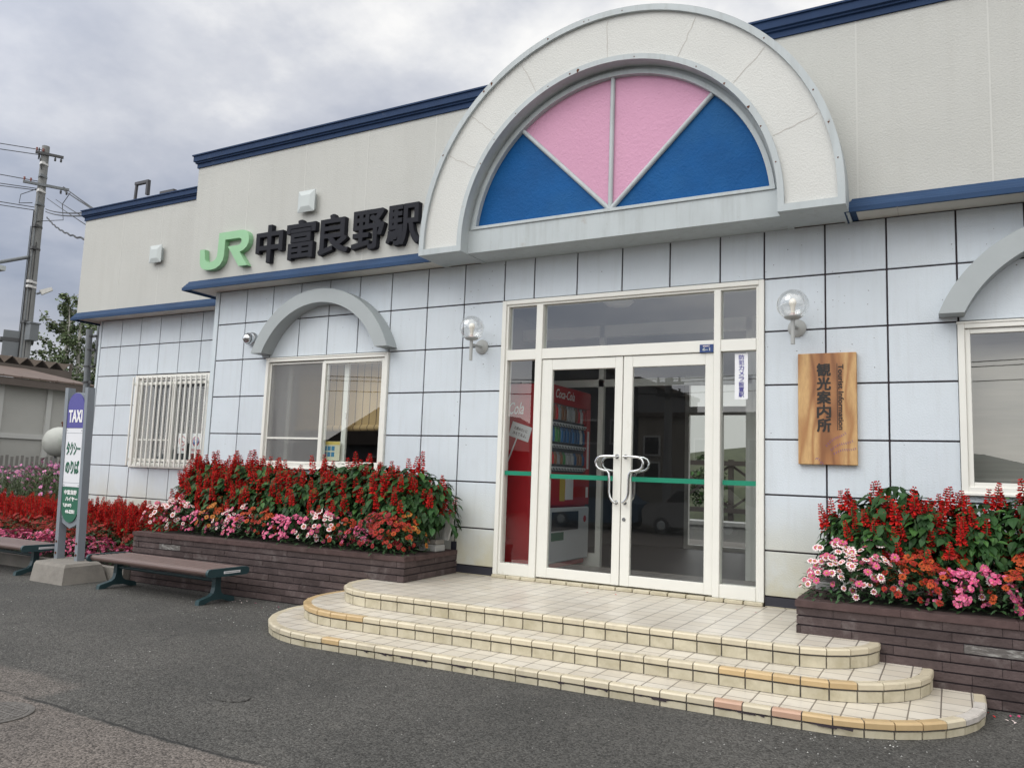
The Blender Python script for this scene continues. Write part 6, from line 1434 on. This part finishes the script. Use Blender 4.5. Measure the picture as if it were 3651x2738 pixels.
tree('green leafy tree seen through the right door leaf', (-6.0, 13.0, .6), 4.2, 1.5, .8, 14, 2500, .15, 11, mats=('birch_leaf', 'birch_leaf_light'), name='broadleaf_tree')
tree('rounded green shrub at the foot of the bank, seen through the entrance', (-3.4, 11.4, .4), 1.5, .8, .15, 12, 1400, .12, 12, mats=('birch_leaf', 'salvia_leaf_light'), name='shrub')
tree('smaller green shrub behind the timber fence', (-1.6, 11.2, .4), 1.1, .6, .1, 10, 900, .12, 13, mats=('birch_leaf', 'salvia_leaf_light'), name='shrub')
wh = thing('warehouse', (-4, 22, 2.2), 'long pale grey warehouse above the green bank', 'building')
b = MB(); b.box(-22, 8, 22, 30, 1.8, 5.2); b.build('wall', 'shed_post', wh)
b = MB(); b.box(-22.3, 8.3, 21.7, 30.3, 5.2, 5.4); b.build('roof', 'mid_steel', wh)
# ------------------------------------------------------------------ the side of the square behind the camera (seen in the glass)
def block(label, x0, x1, y0, y1, h, wallm, wins, roof=None):
    t = thing('house', ((x0 + x1) / 2, y1, 0), label, 'building', 'houses reflected in the station glass')
    b = MB(); b.box(x0, x1, y0, y1, 0, h); b.build('wall', wallm, t)
    b = MB()
    if roof: b.prism_xz([(x0 - .3, h - .05), ((x0 + x1) / 2, h + roof), (x1 + .3, h - .05)], y0 - .2, y1 + .25)
    else: b.box(x0 - .08, x1 + .08, y0, y1 + .1, h + .001, h + .12)
    b.build('roof', 'folded_roof', t)
    for (xa, xb, za, zb_) in wins:
        b = MB(); b.box(xa, xb, y1 + .002, y1 + .04, za, zb_); w_ = b.build('window', 'shed_post', t); b = MB(); b.box(xa + .05, xb - .05, y1 + .041, y1 + .05, za + .05, zb_ - .05); b.build('pane', 'dark_window', w_)
block('long two storey house across the square, mirrored in the right door leaf', -6.15, -1.6, -20, -14, 2.95, 'house_beige', [(-5.98, -5.5, 1.9, 2.45), (-5.98, -5.5, 1.2, 1.75), (-4.6, -3.9, 1.8, 2.4), (-3.2, -2.5, 1.8, 2.4), (-4.8, -2.2, .1, 1.2)])
block('taller flat roofed house across the square, mirrored in the left door leaf', -8.3, -6.2, -20, -14.1, 3.95, 'house_dark', [(-7.9, -7.3, 2.2, 2.9), (-7.0, -6.5, 2.2, 2.9)])
block('slim tower like house across the square', -9.6, -8.35, -19, -14.2, 4.7, 'house_dark', [(-9.3, -8.8, 3.0, 3.6)])
block('dark gabled house across the square, mirrored in the left window', -17.0, -11.5, -22, -14, 2.1, 'house_dark', [(-15.4, -14.2, .8, 1.7), (-13.4, -12.4, .8, 1.7)], 1.5)
block('distant low house across the square on the right', 4.5, 10.5, -34, -28, 3.2, 'house_beige', [(5.2, 6.4, 1.2, 2.2), (8, 9.4, 1.2, 2.2)], 1.3)
OP = thing('utility_pole', (-4.86, -12.6, 0), 'dark utility pole across the square, mirrored in the right door leaf', 'utility pole')
b = MB(); b.tube([(-4.86, -12.6, 0), (-4.86, -12.6, 3.82)], [.12, .085], 14); b.build('pole', 'pole_concrete', OP, smooth=True)
for z in (3.68, 3.38):
    b = MB(); b.box(-5.15, -4.45, -12.55, -12.48, z - .035, z + .035); b.build('crossarm', 'dark_steel', OP)
    for x in (-5.1, -4.75, -4.55):
        b = MB(); b.lathe([(.03, .036), (.04, .08), (.02, .12), (.035, .15)], (x, -12.52, z), 8); b.build('insulator', 'dark_steel', OP)
for k, (z, x0, x1, z0, z1) in enumerate(((3.78, -30, 26, 5.2, 5.6), (3.70, -30, 26, 5.0, 5.4), (3.42, -30, 26, 4.6, 5.0))):
    b = MB(); b.tube([Vector((x0, -12.5, z0)).lerp(Vector((-4.86, -12.52, z)), t / 8) - Vector((0, 0, .25 * 4 * (t / 8) * (1 - t / 8))) for t in range(9)] + [Vector((-4.86, -12.52, z)).lerp(Vector((x1, -12.5, z1)), t / 8) - Vector((0, 0, .3 * 4 * (t / 8) * (1 - t / 8))) for t in range(1, 9)], .012, 5)
    tag(b.build('overhead_wire', 'wire'), 'overhead wire across the square, mirrored in the windows', 'wire', 'wires across the square')
b = MB(); V = []; F = []; n = 60
for i in range(n + 1):
    x = -420 + 840 * i / n; z = 13 + 6 * math.sin(i * .31) + 5 * math.sin(i * .83 + 1)
    V += [(x, -300, -1), (x, -330, z * .75), (x, -380, z)]
for i in range(n): F += [(i * 3, i * 3 + 3, i * 3 + 4, i * 3 + 1), (i * 3 + 1, i * 3 + 4, i * 3 + 5, i * 3 + 2)]
b.add(V, F); tag(b.build('hills', 'hill_green', smooth=True), kind='structure')
def car(label, x, y, m):
    t = thing('parked_car', (x, y, 0), label, 'car', 'cars parked across the square'); hw = .55
    P = [(-1.25, .22), (-1.28, .55), (-1.15, .70), (-.75, .74), (-.45, 1.08), (.55, 1.10), (.98, .74), (1.24, .66), (1.28, .25), (.98, .18), (-.98, .18)]
    b = MB(); b.prism_xz([(x + a, z) for a, z in P], y - hw, y + hw); b.build('body', m, t)
    b = MB(); b.prism_xz([(x - .66, .76), (x - .42, 1.03), (x + .52, 1.05), (x + .86, .76)], y - hw - .004, y + hw + .004); b.build('window', 'dark_window', t)
    for a in (-.78, .78):
        for s in (-1, 1):
            b = MB(); b.lathe([(.05, -.08), (.19, -.08), (.2, 0), (.19, .08), (.05, .08)], (x + a, y + s * (hw - .06), .2), 18, axis='y'); w_ = b.build('wheel', 'dark_steel', t); b = MB(); b.lathe([(.11, 0), (.09, .02 * s)], (x + a, y + s * (hw + .022), .2), 14, axis='y'); b.build('rim', 'vent_grey', w_)
mat('car_white', (.25, .25, .25), .3); mat('car_blue', (.05, .10, .16), .3)
car('white car parked across the square', -3.9, -12.2, 'car_white'); car('dark blue car parked across the square', -6.6, -12.4, 'car_blue')
